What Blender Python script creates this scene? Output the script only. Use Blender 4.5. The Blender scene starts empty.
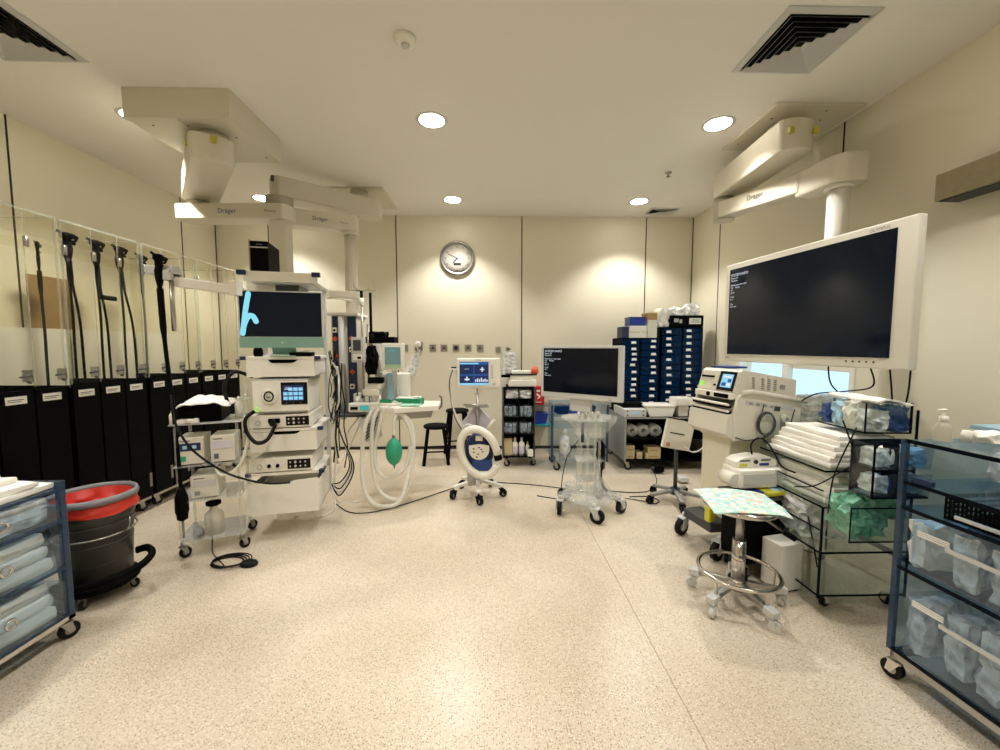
import bpy, bmesh, math, random
from mathutils import Vector, Matrix, noise
R = math.radians
PI = math.pi
random.seed(7)
sc = bpy.context.scene
COL = sc.collection

# ------------------------------------------------------------------ camera
cd = bpy.data.cameras.new('camera')
cd.sensor_width = 36; cd.lens = 14.4; cd.clip_start = .02
cam = bpy.data.objects.new('camera', cd); COL.objects.link(cam)
cam.location = (0, 0, 1.31)
cam.rotation_euler = (R(90-4.15), 0, R(-1.3))
sc.camera = cam
# ------------------------------------------------------------------ world, exposure
w = bpy.data.worlds.new('world'); sc.world = w; w.use_nodes = True
w.node_tree.nodes['Background'].inputs[0].default_value = (.52, .78, 1, 1)
w.node_tree.nodes['Background'].inputs[1].default_value = 1.5
sc.view_settings.view_transform = 'Standard'; sc.view_settings.look = 'None'
sc.view_settings.exposure = 0.0; sc.view_settings.gamma = 1.0
sc.view_settings.use_curve_mapping = False
cy = sc.cycles
cy.max_bounces = 10; cy.diffuse_bounces = 5; cy.glossy_bounces = 4
cy.transparent_max_bounces = 40; cy.transmission_bounces = 6
cy.caustics_reflective = False; cy.caustics_refractive = False
cy.use_denoising = True
# downlights in the ceiling: x, y, watts
LIGHT_W = 172
DOWNLIGHTS = [(x, y) for y in (1.42, 2.96, 4.50) for x in (-2.46, -.415, 1.635)] + [(-2.46, -.1), (-.415, -.1), (1.635, -.1)]
for (lx, ly) in DOWNLIGHTS:
    ld = bpy.data.lights.new('downlight_beam', 'SPOT')
    ld.energy = LIGHT_W * (1.0 if ly > 2 else .72); ld.color = (1, .972, .925); ld.shadow_soft_size = .075
    ld.spot_size = R(112); ld.spot_blend = .55
    lo = bpy.data.objects.new('downlight_beam', ld); COL.objects.link(lo)
    lo.location = (lx, ly, 2.885)

X0, X1, Y0, Y1, H = -3.34, 2.52, -1.6, 5.04, 2.9

# ------------------------------------------------------------------ materials
def lin(h):
    h = h.lstrip('#'); c = [int(h[i:i+2], 16)/255 for i in (0, 2, 4)]
    return tuple([v/12.92 if v <= .04045 else ((v+.055)/1.055)**2.4 for v in c]) + (1,)
def mat(name, hexc, rough=.5, metal=0, spec=.5, emit=None, es=0, coat=0, noise_=0, nscale=20, bump=0):
    m = bpy.data.materials.new(name); m.use_nodes = True
    nt = m.node_tree; b = nt.nodes['Principled BSDF']
    b.inputs['Base Color'].default_value = lin(hexc)
    b.inputs['Roughness'].default_value = rough
    b.inputs['Metallic'].default_value = metal
    b.inputs['Specular IOR Level'].default_value = spec
    if coat: b.inputs['Coat Weight'].default_value = coat; b.inputs['Coat Roughness'].default_value = .05
    if emit:
        b.inputs['Emission Color'].default_value = lin(emit); b.inputs['Emission Strength'].default_value = es
    if noise_ or bump:
        tc = nt.nodes.new('ShaderNodeTexCoord'); n = nt.nodes.new('ShaderNodeTexNoise')
        n.inputs['Scale'].default_value = nscale; n.inputs['Detail'].default_value = 4
        nt.links.new(tc.outputs['Object'], n.inputs['Vector'])
        if noise_:
            r = nt.nodes.new('ShaderNodeMapRange')
            r.inputs['To Min'].default_value = 1-noise_; r.inputs['To Max'].default_value = 1+noise_
            nt.links.new(n.outputs[0], r.inputs[0])
            mx = nt.nodes.new('ShaderNodeVectorMath'); mx.operation = 'SCALE'
            mx.inputs[0].default_value = lin(hexc)[:3]
            nt.links.new(r.outputs[0], mx.inputs['Scale']); nt.links.new(mx.outputs[0], b.inputs['Base Color'])
        if bump:
            bp = nt.nodes.new('ShaderNodeBump'); bp.inputs['Strength'].default_value = bump; bp.inputs['Distance'].default_value = .01
            nt.links.new(n.outputs[0], bp.inputs['Height']); nt.links.new(bp.outputs[0], b.inputs['Normal'])
    return m
def acrylic(name, hexc, refl=.9, haze=0, hazec='#ffffff', rough=.03, k0=.006, k1=.22):
    """thin clear sheet: tinted see-through with Fresnel mirror reflection, optional milky haze"""
    m = bpy.data.materials.new(name); m.use_nodes = True
    nt = m.node_tree; nt.nodes.clear()
    out = nt.nodes.new('ShaderNodeOutputMaterial')
    t = nt.nodes.new('ShaderNodeBsdfTransparent'); t.inputs[0].default_value = lin(hexc)
    g = nt.nodes.new('ShaderNodeBsdfGlossy'); g.inputs['Roughness'].default_value = rough
    g.inputs[0].default_value = (refl, refl, refl, 1)
    lw = nt.nodes.new('ShaderNodeLayerWeight'); lw.inputs[0].default_value = .5
    pw = nt.nodes.new('ShaderNodeMath'); pw.operation = 'POWER'; pw.inputs[1].default_value = 1.5
    nt.links.new(lw.outputs['Facing'], pw.inputs[0])
    fr = nt.nodes.new('ShaderNodeMath'); fr.operation = 'MULTIPLY_ADD'; fr.inputs[1].default_value = k1; fr.inputs[2].default_value = k0
    nt.links.new(pw.outputs[0], fr.inputs[0])
    mx = nt.nodes.new('ShaderNodeMixShader')
    nt.links.new(fr.outputs[0], mx.inputs[0]); nt.links.new(t.outputs[0], mx.inputs[1]); nt.links.new(g.outputs[0], mx.inputs[2])
    last = mx
    if haze:
        d = nt.nodes.new('ShaderNodeBsdfDiffuse'); d.inputs[0].default_value = lin(hazec)
        m2 = nt.nodes.new('ShaderNodeMixShader'); m2.inputs[0].default_value = haze
        nt.links.new(mx.outputs[0], m2.inputs[1]); nt.links.new(d.outputs[0], m2.inputs[2]); last = m2
    nt.links.new(last.outputs[0], out.inputs[0])
    return m
def film(name, hexc, white=.35, hazec='#ffffff'):
    """crinkled plastic film: bump-creased, partly see-through"""
    m = bpy.data.materials.new(name); m.use_nodes = True
    nt = m.node_tree; b = nt.nodes['Principled BSDF']; out = nt.nodes['Material Output']
    b.inputs['Base Color'].default_value = lin(hazec); b.inputs['Roughness'].default_value = .18
    tc = nt.nodes.new('ShaderNodeTexCoord'); n = nt.nodes.new('ShaderNodeTexVoronoi'); n.inputs['Scale'].default_value = 22
    nt.links.new(tc.outputs['Object'], n.inputs['Vector'])
    bp = nt.nodes.new('ShaderNodeBump'); bp.inputs['Strength'].default_value = .8; bp.inputs['Distance'].default_value = .02
    nt.links.new(n.outputs[0], bp.inputs['Height']); nt.links.new(bp.outputs[0], b.inputs['Normal'])
    t = nt.nodes.new('ShaderNodeBsdfTransparent'); t.inputs[0].default_value = lin(hexc)
    mr = nt.nodes.new('ShaderNodeMapRange'); mr.inputs['To Min'].default_value = white*.5; mr.inputs['To Max'].default_value = min(1, white*1.9)
    nt.links.new(n.outputs[0], mr.inputs[0])
    mx = nt.nodes.new('ShaderNodeMixShader')
    nt.links.new(mr.outputs[0], mx.inputs[0]); nt.links.new(t.outputs[0], mx.inputs[1]); nt.links.new(b.outputs[0], mx.inputs[2])
    nt.links.new(mx.outputs[0], out.inputs[0])
    return m
M = {}
def D(k, *a, **kw): M[k] = mat(k, *a, **kw)
D('ceiling', '#e7e4dc', .85, noise_=.015, nscale=3)
D('wall', '#e0dac5', .42, noise_=.02, nscale=2.5, bump=.04)
D('joint', '#2c2519', .8)
D('cove', '#1d1a15', .6)
D('white', '#e9e6dc', .38); D('white_soft', '#efece4', .75, bump=.3, nscale=40); D('offwhite', '#d9d5c8', .45)
D('cream', '#d9d3bd', .4); D('arm', '#d0cab8', .38); D('armcap', '#b9b3a2', .45); D('grey', '#8f8f8d', .5); D('light_grey', '#c3c3c0', .45)
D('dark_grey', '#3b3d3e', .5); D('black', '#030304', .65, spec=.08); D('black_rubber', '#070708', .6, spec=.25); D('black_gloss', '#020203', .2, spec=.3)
D('chrome', '#d2cfca', .16, metal=1); D('steel', '#a9a7a2', .32, metal=1); D('dull_steel', '#8b857a', .4, metal=1)
D('yellow_tag', '#b0a83a', .6); D('navy', '#17294f', .45); D('blue', '#1b3f83', .45); D('royal', '#1e3ba0', .4)
D('logo', '#20308c', .5); D('ink', '#15151a', .6); D('ink_grey', '#62646a', .6)
D('red_bag', '#b92a1b', .32, bump=.5, nscale=14); D('red', '#c4222a', .45); D('bin', '#33332f', .42)
D('bin_rim', '#77777a', .4)
D('green', '#2a9c78', .42); D('green_box', '#1c8a5e', .5); D('teal', '#35b9b9', .45); D('orange', '#d0532a', .5)
D('pale_teal', '#7fa69a', .38); D('paper', '#efede6', .8); D('tan', '#b2935a', .7); D('poster', '#96784f', .7, noise_=.2, nscale=9)
D('wood', '#8a7a5c', .5, noise_=.12, nscale=30); D('beam', '#8d8468', .3, metal=.75, noise_=.15, nscale=35)
D('lav', '#cfcad8', .6); D('pale_blue', '#a9cfe4', .5); D('yellow', '#c8c23c', .5); D('cardboard', '#c9b98d', .8)
D('screen_black', '#020308', .1, spec=.22, emit='#040a1c', es=.3)
D('screen_text', '#000000', .5, emit='#dfe8f4', es=1.0)
D('screen_navy', '#02050a', .1, spec=.3, emit='#04182c', es=.3)
D('screen_blue', '#02060c', .3, emit='#1d4f93', es=1.0)
D('screen_dark_blue', '#02060c', .3, emit='#0d2450', es=1.0)
D('screen_sky', '#02060c', .3, emit='#8fd0ee', es=1.0)
D('screen_teal', '#0a1210', .3, emit='#7d9c94', es=.6); D('key_green', '#a8c4a0', .5)
D('screen_cyan', '#02060c', .3, emit='#86d8ea', es=1.1)
D('display_cyan', '#05302e', .3, emit='#4fc0b4', es=.7)
D('lamp', '#ffffff', .5, emit='#fff6e6', es=30)
D('green_led', '#20c040', .5, emit='#b6e040', es=.8)
D('aqua_bag', '#a8d8c6', .4)
M['acr'] = acrylic('acr', '#fcfcfa', k0=.0025, k1=.06)
M['acr_edge'] = acrylic('acr_edge', '#f3f5f0', haze=.14, hazec='#fbfaf4')
M['acr_warm'] = acrylic('acr_warm', '#fdfcf8', k0=.0025, k1=.05)
M['acr_milky'] = acrylic('acr_milky', '#f0f0ea', haze=.28, hazec='#ffffff')
M['acr_blue'] = acrylic('acr_blue', '#eaf1f6', haze=.02, hazec='#c3d6e4')
M['acr_green'] = acrylic('acr_green', '#f8fbfa', haze=.008, hazec='#dfeeea')
M['acr_deep'] = acrylic('acr_deep', '#d2e2ee', haze=.012, hazec='#7d9fc2')
M['acr_rod'] = acrylic('acr_rod', '#fafbf9', haze=.13, hazec='#ffffff', refl=1, k0=.03, k1=.6)  # white haze paints highlights into the clear rods and plates
M['blue_edge'] = acrylic('blue_edge', '#8fa5bd', haze=.4, hazec='#4d6480')
M['dark_edge'] = acrylic('dark_edge', '#17222b', haze=.8, hazec='#0d161f')
M['drawer_blue'] = acrylic('drawer_blue', '#3d7fb0', haze=.28, hazec='#0c3f70')
M['film'] = film('film', '#eef3f4', .38); M['film_green'] = film('film_green', '#a9dcc8', .45, '#9fdcc2')
M['film_white'] = film('film_white', '#ffffff', .6)
M['tube_clear'] = acrylic('tube_clear', '#f4f3ee', haze=.55, hazec='#f7f4ec')
M['bottle_clear'] = acrylic('bottle_clear', '#eceae2', haze=.3, hazec='#f0eee8')

def floor_mat():
    m = bpy.data.materials.new('terrazzo'); m.use_nodes = True
    nt = m.node_tree; b = nt.nodes['Principled BSDF']; L = nt.links
    tc = nt.nodes.new('ShaderNodeTexCoord')
    base = lin('#d6c8ae')
    big = nt.nodes.new('ShaderNodeTexNoise'); big.inputs['Scale'].default_value = 1.3; big.inputs['Detail'].default_value = 3
    L.new(tc.outputs['Object'], big.inputs['Vector'])
    rampb = nt.nodes.new('ShaderNodeValToRGB'); e = rampb.color_ramp.elements
    e[0].position = .35; e[0].color = lin('#beb09a'); e[1].position = .65; e[1].color = lin('#cfc3b0')
    L.new(big.outputs[0], rampb.inputs[0])
    cur = rampb.outputs[0]
    for (s, th, col, seed, amt) in ((120, .20, '#8f7f66', 0, .6), (170, .2, '#a8977d', 3.3, .7), (95, .13, '#5d4f3e', 7.1, .8), (130, .19, '#efe6d6', 11.7, .6)):
        mp = nt.nodes.new('ShaderNodeMapping'); mp.inputs['Location'].default_value = (seed, seed*.7, 0)
        L.new(tc.outputs['Object'], mp.inputs['Vector'])
        v = nt.nodes.new('ShaderNodeTexVoronoi'); v.inputs['Scale'].default_value = s
        v.voronoi_dimensions = '2D'
        L.new(mp.outputs[0], v.inputs['Vector'])
        # only some cells carry a chip
        gt = nt.nodes.new('ShaderNodeSeparateColor'); L.new(v.outputs['Color'], gt.inputs[0])
        lt = nt.nodes.new('ShaderNodeMath'); lt.operation = 'LESS_THAN'; lt.inputs[1].default_value = th*1.6
        L.new(v.outputs['Distance'], lt.inputs[0])
        g2 = nt.nodes.new('ShaderNodeMath'); g2.operation = 'LESS_THAN'; g2.inputs[1].default_value = .24
        L.new(gt.outputs[0], g2.inputs[0])
        mu = nt.nodes.new('ShaderNodeMath'); mu.operation = 'MULTIPLY'; L.new(lt.outputs[0], mu.inputs[0]); L.new(g2.outputs[0], mu.inputs[1])
        ma = nt.nodes.new('ShaderNodeMath'); ma.operation = 'MULTIPLY'; ma.inputs[1].default_value = amt; L.new(mu.outputs[0], ma.inputs[0])
        mx = nt.nodes.new('ShaderNodeMix'); mx.data_type = 'RGBA'
        L.new(ma.outputs[0], mx.inputs['Factor']); L.new(cur, mx.inputs['A']); mx.inputs['B'].default_value = lin(col)
        cur = mx.outputs['Result']
    L.new(cur, b.inputs['Base Color'])
    b.inputs['Roughness'].default_value = .3
    b.inputs['Specular IOR Level'].default_value = .45
    return m
M['floor'] = floor_mat()

# ------------------------------------------------------------------ mesh builder
class B:
    def __init__(s, m=None):
        s.bm = bmesh.new(); s.mats = []; s.mi = 0
        if m: s.use(m)
    def use(s, m):
        if m not in s.mats: s.mats.append(m)
        s.mi = s.mats.index(m); return s
    def _fin(s, faces, smooth=False):
        for f in faces: f.material_index = s.mi; f.smooth = smooth
    def hull(s, v8, bev=0):
        vs = [s.bm.verts.new(v) for v in v8]
        fs = [s.bm.faces.new([vs[i] for i in q]) for q in ((0,3,2,1),(4,5,6,7),(0,1,5,4),(1,2,6,5),(2,3,7,6),(3,0,4,7))]
        s._fin(fs)
        if bev:
            es = list({e for f in fs for e in f.edges})
            r = bmesh.ops.bevel(s.bm, geom=es, offset=bev, segments=2, profile=.6, affect='EDGES')
            s._fin(r['faces'])
        return s
    def box(s, x0, y0, z0, x1, y1, z1, bev=0):
        return s.hull([(x0,y0,z0),(x1,y0,z0),(x1,y1,z0),(x0,y1,z0),(x0,y0,z1),(x1,y0,z1),(x1,y1,z1),(x0,y1,z1)], bev)
    def cb(s, cx, cy, cz, sx, sy, sz, bev=0, rz=0, rx=0, ry=0):
        m = Matrix.Translation((cx,cy,cz)) @ Matrix.Rotation(rz,4,'Z') @ Matrix.Rotation(ry,4,'Y') @ Matrix.Rotation(rx,4,'X')
        a, b_, c = sx/2, sy/2, sz/2
        return s.hull([m @ Vector(v) for v in ((-a,-b_,-c),(a,-b_,-c),(a,b_,-c),(-a,b_,-c),(-a,-b_,c),(a,-b_,c),(a,b_,c),(-a,b_,c))], bev)
    def bar(s, p0, p1, w_, h_, bev=0):
        """box beam from p0 to p1, w_ wide (level), h_ high"""
        p0 = Vector(p0); p1 = Vector(p1); d = (p1-p0).normalized()
        side = d.cross(Vector((0,0,1)))
        side = Vector((1,0,0)) if side.length < 1e-4 else side.normalized()
        up = side.cross(d)
        o = lambda p, a, c: p + side*a*w_/2 + up*c*h_/2
        return s.hull([o(p0,-1,-1),o(p0,1,-1),o(p1,1,-1),o(p1,-1,-1),o(p0,-1,1),o(p0,1,1),o(p1,1,1),o(p1,-1,1)], bev)
    def rings(s, rings, cap=True, closed=False, smooth=True):
        vr = [[s.bm.verts.new(p) for p in r] for r in rings]; n = len(vr[0]); fs = []
        k = len(vr) if closed else len(vr)-1
        for i in range(k):
            a, b_ = vr[i], vr[(i+1) % len(vr)]
            for j in range(n): fs.append(s.bm.faces.new((a[j], a[(j+1) % n], b_[(j+1) % n], b_[j])))
        s._fin(fs, smooth)
        if cap and not closed:
            s._fin([s.bm.faces.new(vr[0][::-1]), s.bm.faces.new(vr[-1])])
        return s
    def tube(s, pts, r, n=8, closed=False, flat=1.0):
        pts = [Vector(p) for p in pts]; rs = r if isinstance(r, (list, tuple)) else [r]*len(pts)
        out = []; N = len(pts); up = None
        for i, p in enumerate(pts):
            a = pts[(i-1) % N] if (closed or i) else p; b_ = pts[(i+1) % N] if (closed or i < N-1) else p
            t = (b_-a).normalized()
            if up is None:
                up = Vector((0,0,1)) if abs(t.z) < .9 else Vector((1,0,0))
            side = t.cross(up)
            if side.length < 1e-5: side = t.orthogonal()
            side.normalize(); up = side.cross(t).normalized()
            out.append([p + side*math.cos(2*PI*j/n)*rs[i] + up*math.sin(2*PI*j/n)*rs[i]*flat for j in range(n)])
        return s.rings(out, True, closed)
    def cyl(s, p0, p1, r0, r1=None, n=16):
        return s.tube([p0, p1], [r0, r0 if r1 is None else r1], n)
    def lathe(s, prof, c=(0,0,0), n=24, cap=True, axis='z', sx=1, sy=1):
        out = []
        for (r, z) in prof:
            ring = []
            for j in range(n):
                a = 2*PI*j/n; x, y = r*math.cos(a)*sx, r*math.sin(a)*sy
                p = {'z': (x, y, z), 'y': (x, z, -y), 'x': (z, x, y)}[axis]
                ring.append((c[0]+p[0], c[1]+p[1], c[2]+p[2]))
            out.append(ring)
        return s.rings(out, cap)
    def torus(s, c, R_, r, n=32, m=8, axis='z', sx=1, sy=1):
        pts = []
        for i in range(n):
            a = 2*PI*i/n; x, y = R_*math.cos(a)*sx, R_*math.sin(a)*sy
            p = {'z': (x, y, 0), 'y': (x, 0, y), 'x': (0, x, y)}[axis]
            pts.append((c[0]+p[0], c[1]+p[1], c[2]+p[2]))
        return s.tube(pts, r, m, closed=True)
    def prism(s, poly, h0, h1, axis='z', bev=0):
        f = {'z': lambda a, b_, h: (a, b_, h), 'y': lambda a, b_, h: (a, h, b_), 'x': lambda a, b_, h: (h, a, b_)}[axis]
        a = [s.bm.verts.new(f(x, y, h0)) for x, y in poly]; b_ = [s.bm.verts.new(f(x, y, h1)) for x, y in poly]
        n = len(poly); fs = [s.bm.faces.new((a[i], a[(i+1) % n], b_[(i+1) % n], b_[i])) for i in range(n)]
        fs += [s.bm.faces.new(a[::-1]), s.bm.faces.new(b_)]
        s._fin(fs)
        if bev:
            es = list({e for f_ in fs for e in f_.edges})
            r = bmesh.ops.bevel(s.bm, geom=es, offset=bev, segments=2, profile=.6, affect='EDGES'); s._fin(r['faces'])
        return s
    def grid(s, fn, nu, nv, smooth=True, thick=0):
        """sheet from fn(u,v)->point; thick gives it a back face"""
        P = [[Vector(fn(i/nu, j/nv)) for j in range(nv+1)] for i in range(nu+1)]
        v = [[s.bm.verts.new(p) for p in row] for row in P]
        fs = [s.bm.faces.new((v[i][j], v[i+1][j], v[i+1][j+1], v[i][j+1])) for i in range(nu) for j in range(nv)]
        s._fin(fs, smooth)
        if thick:
            off = Vector((0, 0, -thick)) if not isinstance(thick, tuple) else Vector(thick)
            w_ = [[s.bm.verts.new(p+off) for p in row] for row in P]
            f2 = [s.bm.faces.new((w_[i][j+1], w_[i+1][j+1], w_[i+1][j], w_[i][j])) for i in range(nu) for j in range(nv)]
            s._fin(f2, smooth)
            bd = [(i, 0) for i in range(nu+1)] + [(nu, j) for j in range(1, nv+1)] + [(i, nv) for i in range(nu-1, -1, -1)] + [(0, j) for j in range(nv-1, 0, -1)]
            f3 = []
            for k in range(len(bd)):
                (i, j), (a, b_) = bd[k], bd[(k+1) % len(bd)]
                f3.append(s.bm.faces.new((v[a][b_], v[i][j], w_[i][j], w_[a][b_])))
            s._fin(f3)
        return s
    def pack(s, cx, cy, cz, sx, sy, sz, amp=.012, n=6, seed=0, puff=.2, rz=0):
        """soft crumpled packet / bag: rounded box displaced by noise"""
        m = Matrix.Translation((cx, cy, cz)) @ Matrix.Rotation(rz, 4, 'Z')
        tmp = bmesh.new(); bmesh.ops.create_cube(tmp, size=2)
        bmesh.ops.subdivide_edges(tmp, edges=tmp.edges[:], cuts=n, use_grid_fill=True)
        vm = {}
        for v in tmp.verts:
            p = v.co.copy(); q = p.normalized()*1.25
            p = p.lerp(q, puff)
            k = Vector((p.x*sx, p.y*sy, p.z*sz))
            nz = noise.noise_vector((k+Vector((seed*3.7, seed*1.3, seed)))*18)
            k = Vector((p.x*sx/2, p.y*sy/2, p.z*sz/2)) + nz*amp
            k.z = max(k.z, -sz/2)
            vm[v] = s.bm.verts.new(m @ k)
        s._fin([s.bm.faces.new([vm[v] for v in f.verts]) for f in tmp.faces], False)
        tmp.free(); return s
    def text(s, body, org, size, xd=(1,0,0), yd=(0,0,1), center=False, sx=1.0):
        c = bpy.data.curves.new('t', 'FONT'); c.body = body; c.size = size
        if center: c.align_x = 'CENTER'
        o = bpy.data.objects.new('t', c); COL.objects.link(o)
        dg = bpy.context.evaluated_depsgraph_get()
        me = bpy.data.meshes.new_from_object(o.evaluated_get(dg))
        xd, yd, org = Vector(xd), Vector(yd), Vector(org)
        vs = [s.bm.verts.new(org + xd*v.co.x*sx + yd*v.co.y) for v in me.vertices]
        fs = []
        for p in me.polygons:
            try: fs.append(s.bm.faces.new([vs[i] for i in p.vertices]))
            except ValueError: pass
        s._fin(fs)
        bpy.data.objects.remove(o); bpy.data.curves.remove(c); bpy.data.meshes.remove(me)
        return s
    def mk(s, name, parent=None, label=None, cat=None, group=None, kind=None, loc=None, rz=0, fixn=True):
        if fixn: bmesh.ops.recalc_face_normals(s.bm, faces=s.bm.faces[:])
        me = bpy.data.meshes.new(name); s.bm.to_mesh(me); s.bm.free()
        for m in s.mats: me.materials.append(M[m])
        o = bpy.data.objects.new(name, me); COL.objects.link(o)
        if parent: o.parent = parent
        if loc: o.location = loc
        o.rotation_euler.z = rz
        for k, v in (('label', label), ('category', cat), ('group', group), ('kind', kind)):
            if v: o[k] = v
        return o
def thing(name, label, cat, loc=(0,0,0), rz=0, group=None):
    o = bpy.data.objects.new(name, None); COL.objects.link(o); o.empty_display_size = .1
    o.location = loc; o.rotation_euler.z = rz; o['label'] = label; o['category'] = cat
    if group: o['group'] = group
    return o
def copy_tree(o, parent=None):
    c = o.copy(); COL.objects.link(c)
    if parent: c.parent = parent
    for ch in list(o.children): copy_tree(ch, c)
    return c
def caster(parent, x, y, top, r=.04, wd=.022, rz=0, hub='grey', fork='steel', tyre='black_rubber'):
    """swivel caster whose wheel touches z=0 of the parent's frame"""
    c, s_ = math.cos(rz), math.sin(rz); off = r*.55
    P = lambda a, b_, z: (x + a*c - b_*s_, y + a*s_ + b_*c, z)
    b = B(fork)
    b.cyl(P(0,0,r*2.05), P(0,0,top), r*.28, n=10)
    b.cb(*P(off*.4,0,r*2.1), r*1.3, wd*1.9, r*.16, rz=rz)
    for sd in (-1, 1):
        b.prism([(-r*.35, r*2.1), (r*.7, r*2.1), (r*.95, r*.8), (r*.35, r*.8)], -wd*.12, wd*.12, 'y')
        vs = list(b.bm.verts)[-8:]
        for v in vs:
            q = P(v.co.x, v.co.y + sd*wd*.85, v.co.z); v.co = q
    f = b.mk('caster', parent)
    w_ = B(tyre); ax = Vector(P(off,0,r)); d = Vector((-s_, c, 0))
    w_.cyl(ax-d*wd/2, ax+d*wd/2, r, n=20)
    w_.use(hub); w_.cyl(ax-d*wd*.56, ax+d*wd*.56, r*.5, n=16)
    w_.mk('wheel', f)
    return f
def spline(pts, k=6):
    pts = [Vector(p) for p in pts]; out = []
    for i in range(len(pts)-1):
        a = pts[max(i-1,0)]; b_ = pts[i]; c = pts[i+1]; d = pts[min(i+2,len(pts)-1)]
        for j in range(k):
            t = j/k
            out.append(.5*((2*b_) + (c-a)*t + (2*a-5*b_+4*c-d)*t*t + (3*b_-a-3*c+d)*t**3))
    out.append(pts[-1]); return out

# ================================================================== ROOM
def struct(name, b, **k): return b.mk(name, kind='structure', **k)
struct('floor', B('floor').box(X0-.1, Y0-.1, -.1, X1+.1, Y1+.1, 0))
# ceiling slab
struct('ceiling', B('ceiling').box(X0-.1, Y0-.1, H, X1+.1, Y1+.1, H+.1))
struct('wall_back', B('wall').box(X0-.12, Y1, 0, X1+.12, Y1+.12, H))
struct('wall_left', B('wall').box(X0-.12, Y0, 0, X0, Y1, H))
struct('wall_front', B('wall').box(X0-.12, Y0-.12, 0, X1+.12, Y0, H))
WY0, WY1, WZ0, WZ1 = 2.70, 4.02, .86, 1.86           # window opening in the right wall
b = B('wall'); T = X1+.14
b.box(X1, Y0, 0, T, WY0, H); b.box(X1, WY1, 0, T, Y1, H); b.box(X1, WY0, 0, T, WY1, WZ0); b.box(X1, WY0, WZ1, T, WY1, H)
struct('wall_right', b)
b = B('white')
for (a, c) in ((WZ0, WZ0+.04), (WZ1-.04, WZ1)): b.box(X1-.01, WY0, a, X1+.06, WY1, c)
for a in (WY0, WY1-.04): b.box(X1-.01, a, WZ0+.04, X1+.06, a+.04, WZ1-.04)
b.box(X1, 3.34, WZ0+.04, X1+.05, 3.40, WZ1-.04)
b.use('white').box(X1+.05, WY0, 1.12, X1+.09, 3.34, WZ1)   # lowered blind behind the near pane
b.use('acr').box(X1+.03, WY0+.04, WZ0+.04, X1+.036, WY1-.04, WZ1-.04)
struct('window_1', b)
struct('trim_1', B('white').box(X1-.07, WY0-.03, WZ0-.03, X1, WY1+.03, WZ0-.001, .004))
# panel joints and dark coving
tn = 2
for x in (-2.705, -1.16, .385, 1.93):
    struct('trim_%d' % tn, B('joint').box(x-.006, Y1-.0025, .03, x+.006, Y1+.001, H)); tn += 1
for y in (1.4, 2.95, 4.5):
    struct('trim_%d' % tn, B('joint').box(X0-.001, y-.006, .03, X0+.0025, y+.006, H)); tn += 1
for y in (1.36, 2.91, 4.44):
    b = B('joint')
    if WY0 < y < WY1: b.box(X1-.0025, y-.006, .03, X1+.001, y+.006, WZ0-.03); b.box(X1-.0025, y-.006, WZ1, X1+.001, y+.006, H)
    else: b.box(X1-.0025, y-.006, .03, X1+.001, y+.006, H)
    struct('trim_%d' % tn, b); tn += 1
struct('trim_%d' % tn, B('joint').box(X0-.001, Y1-.008, .03, X0+.008, Y1+.001, H)); tn += 1
struct('trim_%d' % tn, B('joint').box(X1-.008, Y1-.008, .03, X1+.001, Y1+.001, H)); tn += 1
struct('baseboard_back', B('cove').box(X0, Y1-.012, 0, X1, Y1+.001, .035))
struct('baseboard_left', B('cove').box(X0-.001, Y0, 0, X0+.012, Y1-.012, .035))
struct('baseboard_right', B('cove').box(X1-.012, Y0, 0, X1+.001, Y1-.012, .035))
struct('trim_%d' % tn, B('wood').box(.7045, -1, -.001, .7075, 3.2, .0006)); tn += 1   # floor sheet seam

# ceiling fittings
lp = None
where = ['left row nearest the camera', 'middle row nearest the camera', 'right row nearest the camera',
 'beside the big left ceiling housing', 'centre of ceiling between the vents and clock', 'beside the right vent near the arm mount',
 'half hidden behind the left boom arm', 'small far one in the middle near the back wall', 'small far one before the back right vent',
 'behind camera left', 'behind camera middle', 'behind camera right']
for i, (x, y) in enumerate(DOWNLIGHTS):
    if i in (0, 1, 2, 9, 10, 11): pass
    if lp is None:
        lp = thing('ceiling_downlight', 'x', 'ceiling light', (x, y, H), group='round recessed downlights')
        b = B('light_grey'); b.lathe([(.088, -.002), (.108, -.004), (.112, -.001), (.112, .0), (.088, 0)], n=32, cap=False).mk('trim_ring', lp)
        B('lamp').lathe([(.088, 0), (.088, -.003), (.06, -.012), (.001, -.016)], n=32).mk('diffuser', lp); o = lp
    else:
        o = copy_tree(lp); o.location = (x, y, H)
    o['label'] = 'round recessed ceiling downlight, ' + where[i]

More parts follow.
